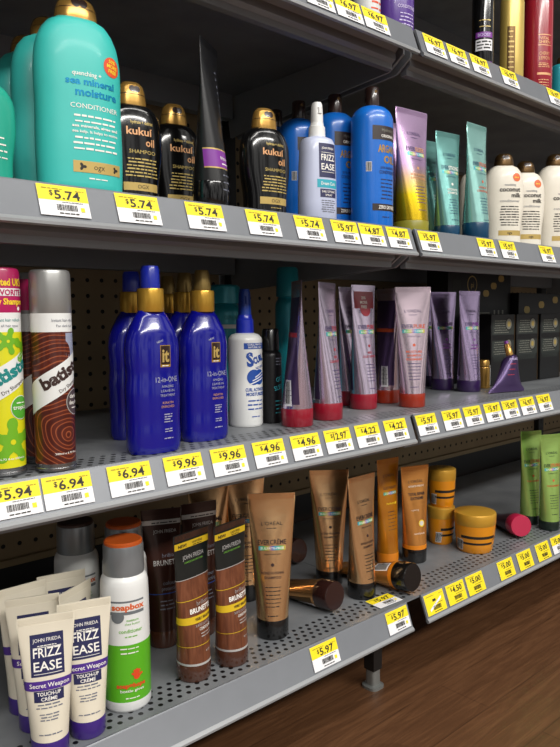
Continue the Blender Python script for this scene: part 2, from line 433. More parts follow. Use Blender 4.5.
def kukui_art(mb, s):
    text(mb, s, 'hydrate + defrizz', .004, .0860, .0034, 'gold_ink', w=.026)
    text(mb, s, 'kukuí', .001, .0742, .0080, 'copper_ink', w=.030, bold=.02)
    text(mb, s, 'oil', .013, .0632, .0080, 'copper_ink', bold=.02)
    text(mb, s, 'SHAMPOO', .004, .0545, .0040, 'gold_ink', w=.031, bold=0)
    lines(mb, s, .004, .0480, .0300, 6, .040, .0018, 'gold_ink')
    patch(mb, s, -.018, .024, .0150, .0235, 'gold_band'); text(mb, s, 'OGX', .004, .0172, .0042, 'dark_ink', bold=0)
    small_print(mb, s, .004, .0105, .018, .0012, 'gold_ink')
kb = make_flip_bottle('shampoo_bottle', .068, .133, .58, .109, 'black_gloss', 'gold_cap', kukui_art, 'black and gold shampoo bottles', .9)
row(kb, [('black shampoo bottle with gold cap right beside the large teal conditioner', 'B', .4105, .072, -8),
         ('black gold-capped shampoo bottle half hidden left of the tall black tube', 'B', .490, .108, -8),
         ('black gold-capped shampoo bottle standing alone right of the tall black tube', 'B', .585, .05, -8)])

def black_art(mb, s):
    patch(mb, s, -.030, .024, .045, .064, 'purple_label'); patch(mb, s, -.030, .024, .064, .0655, 'gold_band'); patch(mb, s, -.030, .024, .0435, .045, 'gold_band')
    text(mb, s, 'frizz control', .004, .054, .0038, 'white_print', w=.026); small_print(mb, s, .004, .0485, .026, .002, 'white_print')
    lines(mb, s, .004, .036, .020, 3, .026, .0018, 'grey_ink')
    patch(mb, s, -.045, -.036, .085, .115, 'grey_ink'); barcode(mb, s, -.044, -.037, .086, .114, 'tag_ink')
    for i in range(9): text(mb, s, 'STRAIGHT'[i % 8], .012, .155-i*.0075, .0042, 'grey_ink', rot=pi/2)
    disc(mb, s, .014, .074, .004, 'jar_orange')
o = make_tube('styling_tube', .0205, .185, .030, .050, 'black_satin', 'black_gloss', art=black_art)
o['label'] = 'tall black tube with purple label between the black and gold bottles'; put(o, 'B', .490, .035, 31)

def spray_nozzle(o, z, r, h, collar, head):
    cb = MB(); Shape([(z, r*1.05, r*1.05), (z+h*.3, r, r), (z+h*.33, r*.86, r*.86), (z+h*.42, r*.8, r*.8)], 0).loft(cb, collar)
    c = cb.build('spray_collar', o)
    nb = MB(); Shape([(z+h*.42, r*.72, r*.8), (z+h*.6, r*.70, r*.78), (z+h*.93, r*.62, r*.7), (z+h, r*.5, r*.6)], 0, 2.4).loft(nb, head)
    f = Shape([(z+h*.66, r*.26, r*.2), (z+h*.84, r*.26, r*.2)], 0, 2, 0, -r*.72); f.loft(nb, head)
    nb.build('spray_head', o)

def frizz_art(mb, s):
    u = .006
    patch(mb, s, u-.0135, u+.0135, .0535, .0965, 'navy'); text(mb, s, 'JOHN FRIEDA', u, .0890, .0026, 'white_print', w=.019)
    text(mb, s, 'FRIZZ', u, .0748, .0078, 'white_print', w=.021); text(mb, s, 'EASE', u, .0632, .0078, 'white_print', w=.021)
    patch(mb, s, u-.010, u+.010, .0845, .0850, 'white_print', .0005); patch(mb, s, u-.010, u+.010, .0600, .0605, 'white_print', .0005)
    patch(mb, s, u-.0165, u+.0155, .0405, .0510, 'teal_label'); text(mb, s, 'Dream Curls', u, .0440, .0040, 'white_print', w=.022)
    patch(mb, s, u-.0125, u+.0125, .0285, .0390, 'navy'); text(mb, s, 'DAILY STYLING', u, .0345, .0026, 'white_print', w=.020); text(mb, s, 'SPRAY', u, .0302, .0026, 'white_print')
    lines(mb, s, u, .024, .010, 6, .022, .0015, 'grey_ink')
o = thing('spray_bottle', 'pale lilac spray bottle with navy panel and clear white pump, upper shelf', 'bottle')
s = Shape([(0, .0225, .018), (.003, .025, .020), (.06, .0245, .0195), (.098, .0225, .018), (.104, .0195, .0155), (.1065, .012, .012)], 3, 2.5)
mb = MB(); s.loft(mb, 'lilac_white'); frizz_art(mb, s); mb.build('bottle_body', o); spray_nozzle(o, .1065, .0105, .044, 'white_plastic', 'white_plastic'); put(o, 'B', .658, .03, -16)

def argan_art(mb, s):
    u = .006
    patch(mb, s, u-.021, u+.024, .118, .137, 'brown_label'); text(mb, s, 'Hydrating', u+.004, .1295, .0042, 'silver_print', w=.022, bold=0); text(mb, s, 'ORIGINAL', u+.004, .1215, .0038, 'white_print', w=.024)
    text(mb, s, 'ARGAN', u+.002, .1015, .0098, 'collar_gold', w=.030, bold=.03); text(mb, s, 'OIL', u+.007, .0872, .0098, 'collar_gold', bold=.03)
    text(mb, s, 'EXTRA PENETRATING', u+.004, .0790, .0030, 'navy', w=.026); text(mb, s, 'CONDITIONER', u+.004, .0725, .0044, 'navy', w=.030)
    lines(mb, s, u+.004, .064, .038, 6, .026, .0020, 'navy')
    patch(mb, s, u-.021, u+.024, .022, .0315, 'brown_label'); text(mb, s, 'ZERO DRYNESS', u+.004, .0247, .0046, 'white_print', w=.032)
    patch(mb, s, -.024, -.016, .075, .088, 'tag_white'); barcode(mb, s, -.0235, -.0165, .0755, .0875, 'tag_ink'); small_print(mb, s, u, .013, .014, .002, 'navy')
def argan(r, h, label):
    o = thing('conditioner_bottle', label, 'bottle', group='blue oil conditioner bottles'); rx = r; k = .85
    s = Shape([(0, r*.95, r*k*.95), (.004, r, r*k), (.14*h/.194, r, r*k), (.152*h/.194, r*.97, r*k*.97), (.160*h/.194, r*.84, r*k*.86), (.1655*h/.194, r*.62, r*k*.66), (.168*h/.194, r*.36, r*.36)], 4, 2.15)
    mb = MB(); s.loft(mb, 'blue_bottle'); argan_art(mb, s); mb.build('bottle_body', o)
    z = .168*h/.194; cb = MB(); c = Shape([(z-.002, .0098, .0098), (z+.001, .0104, .0104), (h-.002, .0100, .0100), (h, .0090, .0090)]); c.loft(cb, 'brown_cap')
    disc(cb, c, 0, z+.019, .0022, 'bronze_cap'); cb.build('cap', o); return o
ab = argan(.0305, .194, '')
row(ab, [('bright blue conditioner bottle with brown cap, front bottle beside the lavender tube', 'B', .773, .035, -16),
         ('blue brown-capped conditioner bottle just behind the pale lilac spray', 'B', .757, .091, -16),
         ('shadowed blue conditioner bottle third back in its row', 'B', .738, .1465, -16),
         ('shadowed blue conditioner bottle fourth back, seen beside the black bottle', 'B', .742, .202, -16)])

def loreal_art(word, sub, cols, prod, with_band=True, u=0, h=.19):
    def art(mb, s):
        k = h/.19
        text(mb, s, "L'ORÉAL", u, .150*k, .0046, cols[0], w=.028, bold=0); small_print(mb, s, u, .1455*k, .014, .0012, cols[0])
        a, b = word
        V, F, W1 = glyphs(a, .012); W2 = glyphs(b, .012)[2]; T = .038; kx = T/(W1+W2+.08)
        text(mb, s, a, u-T/2, .125*k, .0062, cols[0], 'L', w=W1*kx); text(mb, s, b, u+T/2, .125*k, .0062, cols[1], 'R', w=W2*kx)
        if with_band:
            patch(mb, s, u-.018, u+.018, .1175*k, .1230*k, 'rainbow'); text(mb, s, 'SULFATE-FREE', u, .1187*k, .0030, 'white_print', w=.031, off=.0005)
        text(mb, s, sub, u, .1115*k, .0022, cols[0], w=.022, bold=0)
        disc(mb, s, u, .0985*k, .0022, cols[1])
        for i, t in enumerate(prod): text(mb, s, t, u, (.0865-i*.006)*k, .0034, cols[1], w=min(.030, .0032*len(t)))
        lines(mb, s, u, .069*k, .044*k, 6, .022, .0014, cols[0])
        small_print(mb, s, u, .032*k, .016, .0014, cols[0])
        # back panel with barcode
        q = s.table(.07)[1][-1]
        bk = {'purple_ink': 'lavender_dark', 'dark_ink': 'bronze_cap'}.get(cols[0])
        if bk:
            for sg in (-1, 1): patch(mb, s, sg*(q-.0265), sg*(q-.0002), .030*k, .170*k, bk, .0002); patch(mb, s, sg*(q-.0262), sg*(q-.0002), .118*k, .124*k, cols[1], .0003)
        patch(mb, s, -q+.004, -q+.016, .028*k, .062*k, 'tag_white'); barcode(mb, s, -q+.0055, -q+.0145, .031*k, .060*k, 'tag_ink')
    return art
lt = make_tube('conditioner_tube', .0255, .179, .016, .068, 'lavender_yellow', 'olive_cap', art=loreal_art(('EVER', 'SLEEK'), 'sulfate free smoothing system', ('purple_ink', 'copper_ink'), ('INTENSE SMOOTHING', 'CONDITIONER'), h=.179), group='lavender and yellow tubes')
row(lt, [('lavender tube fading to yellow at the foot, beside the front blue bottle', 'B', .857, .03, -5),
         ('lavender and yellow tube hidden behind the one next to the blue bottle', 'B', .916, .088, -8)])
tt = make_tube('conditioner_tube', .0215, .188, .028, .058, 'teal_metal', 'deep_blue_cap', art=loreal_art(('EVER', 'STRONG'), 'sulfate free fortify system', ('deep_blue_cap', 'orange_ink'), ('HYDRATE', 'CONDITIONER'), h=.182), group='pale teal tubes')
row(tt, [('tall pale teal tube with dark blue cap beside the white coconut bottle', 'B', 1.031, .03, 0)])
tt2 = make_tube('conditioner_tube', .0200, .168, .020, .055, 'teal_metal_dark', 'deep_blue_cap', art=loreal_art(('EVER', 'STRONG'), 'sulfate free fortify system', ('deep_blue_cap', 'white_print'), ('HYDRATE', 'SHAMPOO'), h=.165), group='pale teal tubes')
row(tt2, [('shorter darker teal tube standing between the lavender tube and tallest teal tube', 'B', .971, .045, -8),
          ('shadowed teal tube behind, between the lavender and shorter teal tubes', 'B', 1.003, .095, -4)])

def coco_art(mb, s):
    u = .006
    text(mb, s, 'nourishing', u, .1030, .0036, 'grey_ink', w=.020); text(mb, s, 'coconut', u, .0930, .0078, 'dark_ink', w=.038, bold=.03); text(mb, s, 'milk', u+.011, .0830, .0072, 'dark_ink', bold=.03)
    text(mb, s, 'conditioner', u, .0745, .0046, 'grey_ink', w=.036, bold=0)
    lines(mb, s, u, .0660, .0340, 8, .038, .0022, 'dark_ink'); patch(mb, s, u-.020, u+.024, .0165, .0255, 'gold_band'); text(mb, s, 'ogx', u, .0190, .0044, 'dark_ink')
    disc(mb, s, u+.012, .118, .0075, 'orange_dot'); small_print(mb, s, u+.012, .117, .010, .0018, 'sticker_yellow', off=.0005)
cb_ = make_flip_bottle('conditioner_bottle', .071, .161, .58, .140, 'cream', 'bronze_cap', coco_art, 'white coconut bottles', .92)
row(cb_, [('white coconut bottle with orange dot right beside the tallest teal tube', 'B', 1.151, .05, -42),
          ('white coconut bottle second from the teal tubes, left of the one at the photo edge', 'B', 1.238, .056, -42),
          ('white coconut bottle in shadow, third back behind the front pair of coconut bottles', 'B', 1.300, .150, -8),
          ('white coconut bottle behind the two teal tubes', 'B', 1.171, .125, 0)])

o = make_flip_bottle('conditioner_bottle', .082, .182, .58, .160, 'cream', 'bronze_cap', lambda mb, s: coco_art(mb, s), 'white coconut bottles', .92)
o['label'] = 'largest white coconut bottle at the right edge of the photo, upper shelf'; put(o, 'B', 1.318, .036, -42)

# ====================================================================== top shelf (A), seen from below
def round_bottle(name, label, r, h, mt, capm, art=None, k=1, shoulder=.8, n=2.0, neck=.45, group=None, cat='bottle'):
    o = thing(name, label, cat, group=group); b = h*shoulder
    s = Shape([(0, r*.94, r*k*.94), (.003, r, r*k), (b*.9, r, r*k), (b*.95, r*.93, r*k*.93), (b*.985, r*.7, r*k*.7), (b, r*neck, r*neck*max(k, .8))], 3, n)
    mb = MB(); s.loft(mb, mt)
    if art: art(mb, s)
    mb.build('bottle_body', o)
    q = r*neck*1.02
    c = MB(); Shape([(b-.001, q, q*max(k, .8)), (h-.003, q*.95, q*max(k, .8)*.95), (h, q*.82, q*max(k, .8)*.82)]).loft(c, capm); c.build('cap', o); return o
def violet_art(mb, s):
    text(mb, s, 'CONDITIONER', .004, .040, .0046, 'lilac_ink', w=.034); lines(mb, s, .004, .032, .012, 5, .030, .002, 'lilac_ink')
put(round_bottle('conditioner_bottle', 'violet bottle standing at the end of the top shelf beside the bay joint', .0285, .20, 'purple_jar', 'purple_cap', violet_art, .9), 'A', .842, .05, -14)
def orange_art(mb, s): lines(mb, s, 0, .05, .01, 6, .022, .003, 'sticker_red')
put(round_bottle('spray_bottle', 'white bottle with orange-red print beside the violet one on the top shelf', .0185, .19, 'white_plastic', 'soap_orange', orange_art), 'A', .768, .04)
def blk_art(mb, s):
    patch(mb, s, -.016, .014, .040, .058, 'tag_white'); lines(mb, s, -.001, .053, .043, 3, .026, .003, 'dark_ink'); patch(mb, s, -.016, .014, .061, .070, 'purple_label'); text(mb, s, 'BOOST', -.001, .063, .005, 'lilac_ink', w=.022)
    text(mb, s, 'spray', .008, .020, .004, 'purple_label'); lines(mb, s, 0, .088, .078, 2, .02, .002, 'gold_ink')
put(round_bottle('spray_bottle', 'black bottle with white and violet label on the top shelf', .0178, .20, 'black_gloss', 'black_cap', blk_art), 'A', 1.077, .05, -45)
def gold_art(mb, s):
    patch(mb, s, -.020, -.006, .02, .10, 'bronze_cap'); lines(mb, s, -.013, .09, .03, 8, .010, .003, 'gold_ink')
put(round_bottle('shampoo_bottle', 'gold bottle between the black and the red one on the top shelf', .0210, .20, 'gold_bottle', 'gold_cap', gold_art, .75, n=2.5), 'A', 1.163, .045, -20)
def red_art(mb, s):
    u = .004
    patch(mb, s, u-.012, u+.014, .103, .1045, 'copper_ink'); text(mb, s, 'VITAL', u, .095, .005, 'copper_ink', w=.018); text(mb, s, 'SHEEN', u, .0885, .005, 'copper_ink', w=.022); patch(mb, s, u-.012, u+.014, .085, .0862, 'copper_ink')
    text(mb, s, 'CHERRY', u, .068, .006, 'copper_ink', w=.020, bold=0); text(mb, s, 'LEMON', u, .060, .006, 'copper_ink', w=.020, bold=0); lines(mb, s, u, .053, .047, 3, .022, .0018, 'copper_ink')
    patch(mb, s, u-.013, u+.015, .0335, .0375, 'copper_ink'); lines(mb, s, u, .024, .010, 4, .022, .0018, 'copper_ink')
put(round_bottle('shampoo_bottle', 'tall red bottle with copper lettering on the top shelf', .0262, .21, 'red_bottle', 'red_cap', red_art, .85, .9), 'A', 1.246, .04, -40)
put(round_bottle('lotion_bottle', 'short bright blue bottle right of the tall red one, top shelf', .022, .088, 'teal_can', 'bronze_cap', lambda mb, s: patch(mb, s, .002, .012, .03, .055, 'white_print'), .85, .86), 'A', 1.331, .035, -30)

# ====================================================================== middle shelf (C)
def make_can(name, r, h, mt, capm, art, capart=None):
    o = thing(name, name, 'spray can', group='dry shampoo cans'); mb = MB(); ch = h*.787
    s = Shape([(0, r*.93, r*.93), (.0015, r*1.03, r*1.03), (.0035, r*1.03, r*1.03), (.0045, r*.985, r*.985), (.006, r, r), (ch, r, r)])
    s.loft(mb, mt, [(0, .0045, 'can_rim'), (.0045, .008, 'can_rim'), (h*.695, ch, 'white_plastic')]); art(mb, s, h); mb.build('can_body', o)
    cb = MB(); c = Shape([(ch, r*.99, r*.99), (ch+.001, r*1.01, r*1.01), (h-.004, r*1.0, r*1.0), (h-.001, r*.95, r*.95), (h, r*.86, r*.86)]); c.loft(cb, capm)
    if capart: capart(cb, c, h)
    cb.build('cap', o); return o
def banner(mb, s, h, ink, sub):
    patch(mb, s, -.034, .034, h*.385, h*.54, 'white_plastic', .0003, skew=.040)
    text(mb, s, 'batiste', .006, h*.455+.0030, .0112, ink, w=.050, rot=.50, bold=.045, off=.0006)
    text(mb, s, 'Dry Shampoo', .010, h*.405+.004, .0036, 'brown_ink', w=.026, rot=.50, bold=0, off=.0006)
def brown_art(mb, s, h):
    patch(mb, s, .006, .026, h*.50, h*.69, 'pale_blue_arc', .0002); blob(mb, s, -.001, h*.595, lambda t: .0125, 'brown_swirl', .00025)
    banner(mb, s, h, 'brown_ink', '')
    disc(mb, s, .017, h*.345, .0128, 'silver_band', .00035); disc(mb, s, .017, h*.345, .0120, 'grey_disc', .0005)
    text(mb, s, 'dark &', .016, h*.365, .0040, 'white_print', off=.0007); text(mb, s, 'deep brown', .017, h*.333, .0040, 'white_print', w=.019, off=.0007); small_print(mb, s, .017, h*.313, .013, .0014, 'white_print', off=.0007)
    text(mb, s, 'Instant hair refresh', .006, h*.745, .0029, 'grey_ink', w=.026, bold=0); text(mb, s, 'For dark hair', .006, h*.719, .0024, 'grey_ink', bold=0)
    text(mb, s, '200ml e 6.73 fl.oz', .004, h*.088, .0018, 'white_print', w=.024)
def flower(mb, s, u, z, r, a=0):
    for k in range(5):
        t0 = a+k*2*pi/5; cu, cz = u+cos(t0)*r*.56, z+sin(t0)*r*.56
        blob(mb, s, cu, cz, lambda t: r*(.36+.16*cos(2*(t-t0))), 'leaf_green', .0003, 3, 24)
    disc(mb, s, u, z, r*.12, 'yellow_can', .0005)
def yellow_art(mb, s, h):
    for u, z, r, a in ((.006, .032, .021, .3), (-.026, .050, .016, 0), (-.018, .113, .017, .6), (.026, .118, .015, .2), (.030, .058, .014, .9), (.005, .125, .012, 0)): flower(mb, s, u, z, r, a)
    banner(mb, s, h, 'teal_ink', '')
    disc(mb, s, .016, h*.33, .0112, 'white_plastic', .00035); disc(mb, s, .016, h*.33, .0106, 'tropical_disc', .0005); text(mb, s, 'tropical', .016, h*.322, .0040, 'white_print', w=.018, off=.0007); small_print(mb, s, .016, h*.35, .012, .0014, 'white_print', off=.0007)
    text(mb, s, 'Instant hair refresh', .006, h*.745, .0029, 'teal_ink', w=.026, bold=0); text(mb, s, 'all hair types', .008, h*.719, .0024, 'grey_ink', bold=0)
    text(mb, s, '6.73 fl.oz 200ml e', .006, h*.082, .0018, 'white_print', w=.024)
def vote_art(mb, s, h):
    text(mb, s, "Voted UK's", .008, h*.915, .0062, 'sticker_yellow', w=.032, bold=.035); patch(mb, s, -.012, .026, h*.866, h*.902, 'white_plastic')
    text(mb, s, 'FAVORITE', .007, h*.870, .0050, 'magenta', w=.029, bold=.03, off=.0005); text(mb, s, 'Dry Shampoo', .008, h*.826, .0054, 'sticker_yellow', w=.034, bold=.03); disc(mb, s, .018, h*.806, .0018, 'white_print')
def red_sticker(mb, s, h): patch(mb, s, -.034, -.010, h*.805, h*.965, 'magenta', .0004)
yc = make_can('dry_shampoo_can', .0192, .192, 'yellow_can', 'magenta', yellow_art, vote_art); yc['label'] = 'yellow spray can with green flowers and magenta cap'; put(yc, 'C', .2440, .037, -14)
bc = make_can('dry_shampoo_can', .0190, .191, 'brown_swirl', 'can_silver', brown_art); bc['label'] = 'brown swirl spray can with silver cap in front'; put(bc, 'C', .2875, .022, -1)
b2 = make_can('dry_shampoo_can', .0200, .191, 'brown_swirl', 'can_silver', brown_art, red_sticker); b2['label'] = 'spray can with magenta sticker on its cap, hidden behind the brown swirl can'; put(b2, 'C', .2965, .0675, 8)

def it_art(mb, s):
    u = .006; d = -.011
    text(mb, s, 'NEW!', u-.006, .130+d, .0022, 'label_silver', rot=.3)
    patch(mb, s, u-.0065, u+.0065, .1035+d, .1270+d, 'collar_gold'); patch(mb, s, u-.0058, u+.0058, .1065+d, .1262+d, 'brown_cap', .0004); text(mb, s, 'it', u, .1095+d, .0135, 'gold_band', w=.0088, bold=.03, off=.0006); small_print(mb, s, u, .1045+d, .010, .0012, 'white_print', off=.0005)
    text(mb, s, '12-in-ONE', u+.002, .0875+d, .0056, 'label_silver', w=.029, bold=0)
    for i, t in enumerate(('AMAZING', 'LEAVE-IN', 'TREATMENT')): text(mb, s, t, u+.002, .0815+d-i*.0048, .0027, 'label_silver', w=.0022*len(t), bold=0)
    for i, t in enumerate(('KERATIN', 'ENRICHED')): text(mb, s, t, u+.002, .064+d-i*.0042, .0025, 'copper_ink', bold=0)
    lines(mb, s, u+.002, .041, .033, 4, .012, .0016, 'label_silver'); lines(mb, s, u+.002, .025, .0225, 2, .011, .0014, 'label_silver'); small_print(mb, s, u+.002, .015, .012, .0014, 'label_silver')
def make_it(capm, headm, taper):
    o = thing('leave_in_bottle', '', 'bottle', group='cobalt blue leave-in bottles'); r = .0312; k = .6; T = [(0, .93), (.004, .98), (.018, 1.0), (.034, .985), (.050, 1.0), (.068, 1.01), (.083, .965), (.097, .985), (.111, 1.0), (.120, .97), (.129, .885), (.138, .755), (.147, .60), (.153, .46)]
    s = Shape([(z, r*a, r*k*(a if a > .9 else a*1.08)) for z, a in T], 4, 2.3); mb = MB(); s.loft(mb, 'cobalt'); it_art(mb, s); mb.build('bottle_body', o)
    c = MB(); Shape([(.1515, .0135, .0135), (.153, .0142, .0142), (.1750, .0142, .0142), (.1765, .0136, .0136)]).loft(c, 'collar_gold'); c.build('collar', o)
    c = MB(); q = Shape([(.1765, .0102, .0102), (.180, .0105, .0105), (.197, .0105*taper, .0105*taper), (.2005, .0090*taper, .0090*taper)])
    q.loft(c, capm); c.build('pump_cap', o); return o
ia = make_it('cobalt_cap', 'cobalt_cap', .95)
row(ia, [('cobalt blue bottle with blue cap over a gold collar, front of the left row', 'C', .405, .033, -2), ('blue-capped cobalt bottle standing right behind the front left one', 'C', .437, .127, -2)])
ib = make_it('gold_glass', 'gold_glass', .85)
row(ib, [('cobalt blue bottle with gold-tinted cap, front of the right row beside the white spray', 'C', .490, .056, -2),
         ('gold-capped cobalt bottle second back in the right row', 'C', .501, .108, -2), ('gold-capped cobalt bottle third back, between both rows', 'C', .522, .178, -2)])

def tealcan_art(mb, s): patch(mb, s, -.045, .045, .128, .134, 'white_print'); text(mb, s, 'CURL MOUSSE', .0, .142, .006, 'teal_ink', w=.04)
o = round_bottle('mousse_can', 'dark teal can with white stripe in the shadow behind the cobalt bottles', .030, .195, 'teal_can', 'teal_can', tealcan_art, 1, .86, neck=.86, cat='spray can'); put(o, 'C', .672, .25)
o = round_bottle('hairspray_can', 'tall slim teal can behind the first red-capped tube', .0195, .222, 'teal_can', 'teal_can', None, 1, .8, neck=.9, cat='spray can'); put(o, 'C', .752, .19)

def scurl_art(mb, s):
    u = .006; 
    patch(mb, s, u-.017, u+.020, .103, .111, 'royal'); text(mb, s, 'CURLS, WAVES &', u, .1078, .0025, 'white_print', w=.024); text(mb, s, 'NATURAL HAIR', u, .1042, .0025, 'white_print', w=.022)
    text(mb, s, 'S', u-.008, .081, .017, 'royal', w=.010, bold=.05, rot=.12); text(mb, s, 'CURL', u+.006, .086, .0085, 'royal', w=.019, bold=.05, rot=.32); text(mb, s, 'NO DRIP', u+.007, .0775, .0034, 'royal', w=.015, rot=.2)
    blob(mb, s, u+.001, .066, lambda t: .0145*(.62+.38*abs(cos(t))), 'royal', .0003)
    for q in range(3): patch(mb, s, u-.010+q*.004, u+.014, .060+q*.0045, .0615+q*.0045, 'white_plastic', .0005, skew=.008)
    text(mb, s, 'CURL ACTIVATOR', u+.001, .0475, .0042, 'royal', w=.033, bold=.03); text(mb, s, 'MOISTURIZER', u+.001, .0415, .0042, 'royal', w=.031, bold=.03)
    lines(mb, s, u, .034, .023, 3, .028, .0022, 'royal'); small_print(mb, s, u, .013, .016, .0018, 'royal')
o = thing('spray_bottle', 'white spray bottle with blue pump and bold blue lettering', 'bottle')
s = Shape([(0, .0215, .0215), (.003, .0228, .0228), (.112, .0228, .0228), (.117, .0222, .0222), (.122, .018, .018), (.124, .012, .012)], 3)
mb = MB(); s.loft(mb, 'white_plastic'); scurl_art(mb, s); mb.build('bottle_body', o); spray_nozzle(o, .124, .0115, .058, 'cobalt_cap', 'pump_blue'); put(o, 'C', .594, .104, -16)
def sleek_art(mb, s):
    text(mb, s, 'GET', .004, .058, .006, 'cyan_ink', w=.014, rot=.25); text(mb, s, 'SLEEK', .004, .047, .006, 'cyan_ink', w=.020, rot=.25); lines(mb, s, .004, .088, .08, 3, .016, .002, 'grey_ink'); lines(mb, s, .004, .03, .014, 4, .018, .0016, 'cyan_ink')
o = round_bottle('styling_bottle', 'small black bottle with slanted cyan words beside the white spray bottle', .0148, .129, 'black_satin', 'black_cap', sleek_art, 1, .78, neck=.8); put(o, 'C', .634, .098)

silver_red = ('purple_ink', 'red_ink')
ev = make_tube('conditioner_tube', .0212, .192, .024, .058, 'silver_lavender', 'red_cap', art=loreal_art(('EVER', 'PURE'), 'sulfate free color care system', silver_red, ('RED', 'COLOR CONDITIONER')), group='silver lavender tubes with red caps')
row(ev, [('silver lavender tube with red cap turned sideways showing its barcode edge', 'C', .640, .052, 60), ('red-capped silver tube, second in the row right of the sideways one', 'C', .711, .064, 20),
         ('red-capped silver tube half hidden in shadow behind the stickered tube', 'C', .852, .152, 10)])
def stick(mb, s):
    loreal_art(('EVER', 'PURE'), 'sulfate free color care system', silver_red, ('RED', 'COLOR CONDITIONER'))(mb, s)
    patch(mb, s, -.024, .022, .157, .183, 'red_cap', .0004); blob(mb, s, 0, .157, lambda t: .0125, 'red_cap', .0004); 
    for i, t in enumerate(('20%', 'MORE', 'FREE')): text(mb, s, t, -.003, .171-i*.007, .0045, 'white_print', off=.0007)
o = make_tube('conditioner_tube', .0216, .193, .024, .058, 'silver_lavender', 'red_cap', art=stick, group='silver lavender tubes with red caps'); o['label'] = 'silver tube with a red sticker across its crimped top'; put(o, 'C', .834, .104, 2)
eo = make_tube('shampoo_tube', .0205, .190, .022, .058, 'rose_metal', 'orange_cap', art=loreal_art(('EVER', 'PURE'), 'sulfate free color care system', ('purple_ink', 'orange_ink'), ('MOISTURE', 'SHAMPOO', 'ROSEMARY')), group='silver tubes with orange caps')
row(eo, [('silver tube with orange cap and orange print facing out, widest in view', 'C', .904, .062, -38), ('orange-capped silver tube turned to show its dark back and barcode', 'C', .918, .125, 78)])
pt = make_tube('shampoo_tube', .0218, .190, .022, .061, 'purple_metal', 'purple_cap', art=loreal_art(('EVER', 'PURE'), 'sulfate free color care system', ('purple_ink', 'purple_label'), ('VOLUME', 'SHAMPOO')), group='violet silver tubes with dark purple caps')
row(pt, [('violet silver tube with dark purple cap, front right of the purple group', 'C', 1.160, .122, -6), ('dark violet silver tube left of and behind the front purple-capped one', 'C', 1.156, .178, -18), ('violet silver tube at the back, behind the wide orange-capped tube', 'C', 1.198, .235, -20)])
def gj_art(mb, s): patch(mb, s, .002, .016, .006, .046, 'white_plastic')
o = round_bottle('small_jar', 'small gold bottle with a white label left of the black boxes', .0125, .056, 'gold_cap', 'gold_cap', gj_art, 1, .8, neck=.9); put(o, 'C', 1.229, .132)

# leaning tube, crimp on the deck
def lean_art(mb, s): text(mb, s, 'EVERPURE', 0, .062, .004, 'lilac_ink', w=.022, rot=pi); lines(mb, s, 0, .05, .03, 3, .018, .0015, 'red_ink')
o = thing('travel_tube', 'purple tube leaning back on its wide crimped end, gold neck up', 'tube')
L = .066; s = Shape([(0, .046, .0012), (.005, .045, .0014)]+[(.005+(L-.005)*t, .045-.0285*t**.6, .0014+.0125*t**.7) for t in (.1, .2, .3, .45, .6, .75, .9)]+[(L, .0145, .0132), (L+.004, .009, .009)], 0); mb = MB()
s.loft(mb, 'purple_metal_dark'); lean_art(mb, s); mb.v = [(x+z*.5, y, z) for x, y, z in mb.v]; mb.build('tube_body', o)
c = MB(); Shape([(L+.003, .0058, .0058), (L+.005, .0068, .0068), (L+.026, .006, .006), (L+.028, .005, .005)], cx=L*.53).loft(c, 'gold_cap'); c.build('neck_cap', o)
c = MB(); Shape([(L+.028, .0042, .0042), (L+.034, .0038, .0038)], cx=L*.53).loft(c, 'purple_label'); c.build('tip', o)
o.location = (1.184, .056, ZC+.0014); o.rotation_euler = (R(-22), 0, R(-14))

# black boxes
def carton(name, label, x0, x1, y0, y1, h, art, group, top_art=None):
    o = thing(name, label, 'box', ((x0+x1)/2, y0, ZC+.0004), 0, group); mb = MB(); w = (x1-x0)/2
    mb.box(-w, w, 0, y1-y0, 0, h, 'black_card'); art(mb, Flat(0), w, h); mb.build('carton', o, bevel=.0008)
    return o
def serum_art(mb, s, w, h):
    for k in range(2):
        z = h*(.86-.30*k); patch(mb, s, -w*.92, w*.92, z-.022, z+.010, 'charcoal_print')
        lines(mb, s, -w*.15, z+.006, z-.018, 6, w*1.35, .0020, 'silver_print'); disc(mb, s, w*.45, z, w*.30, 'dark_ink', .0005); disc(mb, s, w*.45, z, w*.24, 'silver_print', .0007); disc(mb, s, w*.45, z, w*.13, 'gold_ink', .0009)
    lines(mb, s, 0, h*.42, h*.34, 6, w*1.7, .0022, 'charcoal_print')
    patch(mb, s, w*.94, w, .002, h-.002, 'bronze_cap', .0004)
for x0, lb in ((1.268, 'small black carton nearest the leaning purple tube, left of the front three'), (1.368, 'small black carton, middle one of the front three on the shelf'), (1.472, 'small black carton, rightmost of the front three on the shelf')):
    carton('serum_carton', lb, x0, x0+.092, .14, .192, .146, serum_art, 'small black cartons')
def big_art(mb, s, w, h):
    z = h*.865
    disc(mb, s, -w*.28, z, .019, 'gold_ink', .0004); disc(mb, s, -w*.28, z, .0165, 'black_card', .0006); text(mb, s, 'pi', -w*.28, z-.006, .012, 'gold_ink', bold=0, off=.0008)
    for k in range(3):
        u = w*(.16+.25*k); zz = z-.018+k*.017; blob(mb, s, u, zz, lambda t: .009*(1+.7*cos(t)**2)*.8, 'gold_ink', .0005); blob(mb, s, u+.004, zz+.003, lambda t: .0035, 'gold_band', .0008)
    patch(mb, s, -w*.86, -w*.62, h*.74, h*.9, 'charcoal_print', .0004)
    patch(mb, s, -w*.1, w*.28, h*.47, h*.62, 'silver_print', .0004); barcode(mb, s, -w*.08, w*.26, h*.48, h*.61, 'tag_ink', .0008); patch(mb, s, -w, w, h*.655, h*.662, 'charcoal_print', .0003)
    for k in range(3): patch(mb, s, w*(.42+.14*k), w*(.47+.14*k), h*.47, h*.64, 'silver_print', .0004)
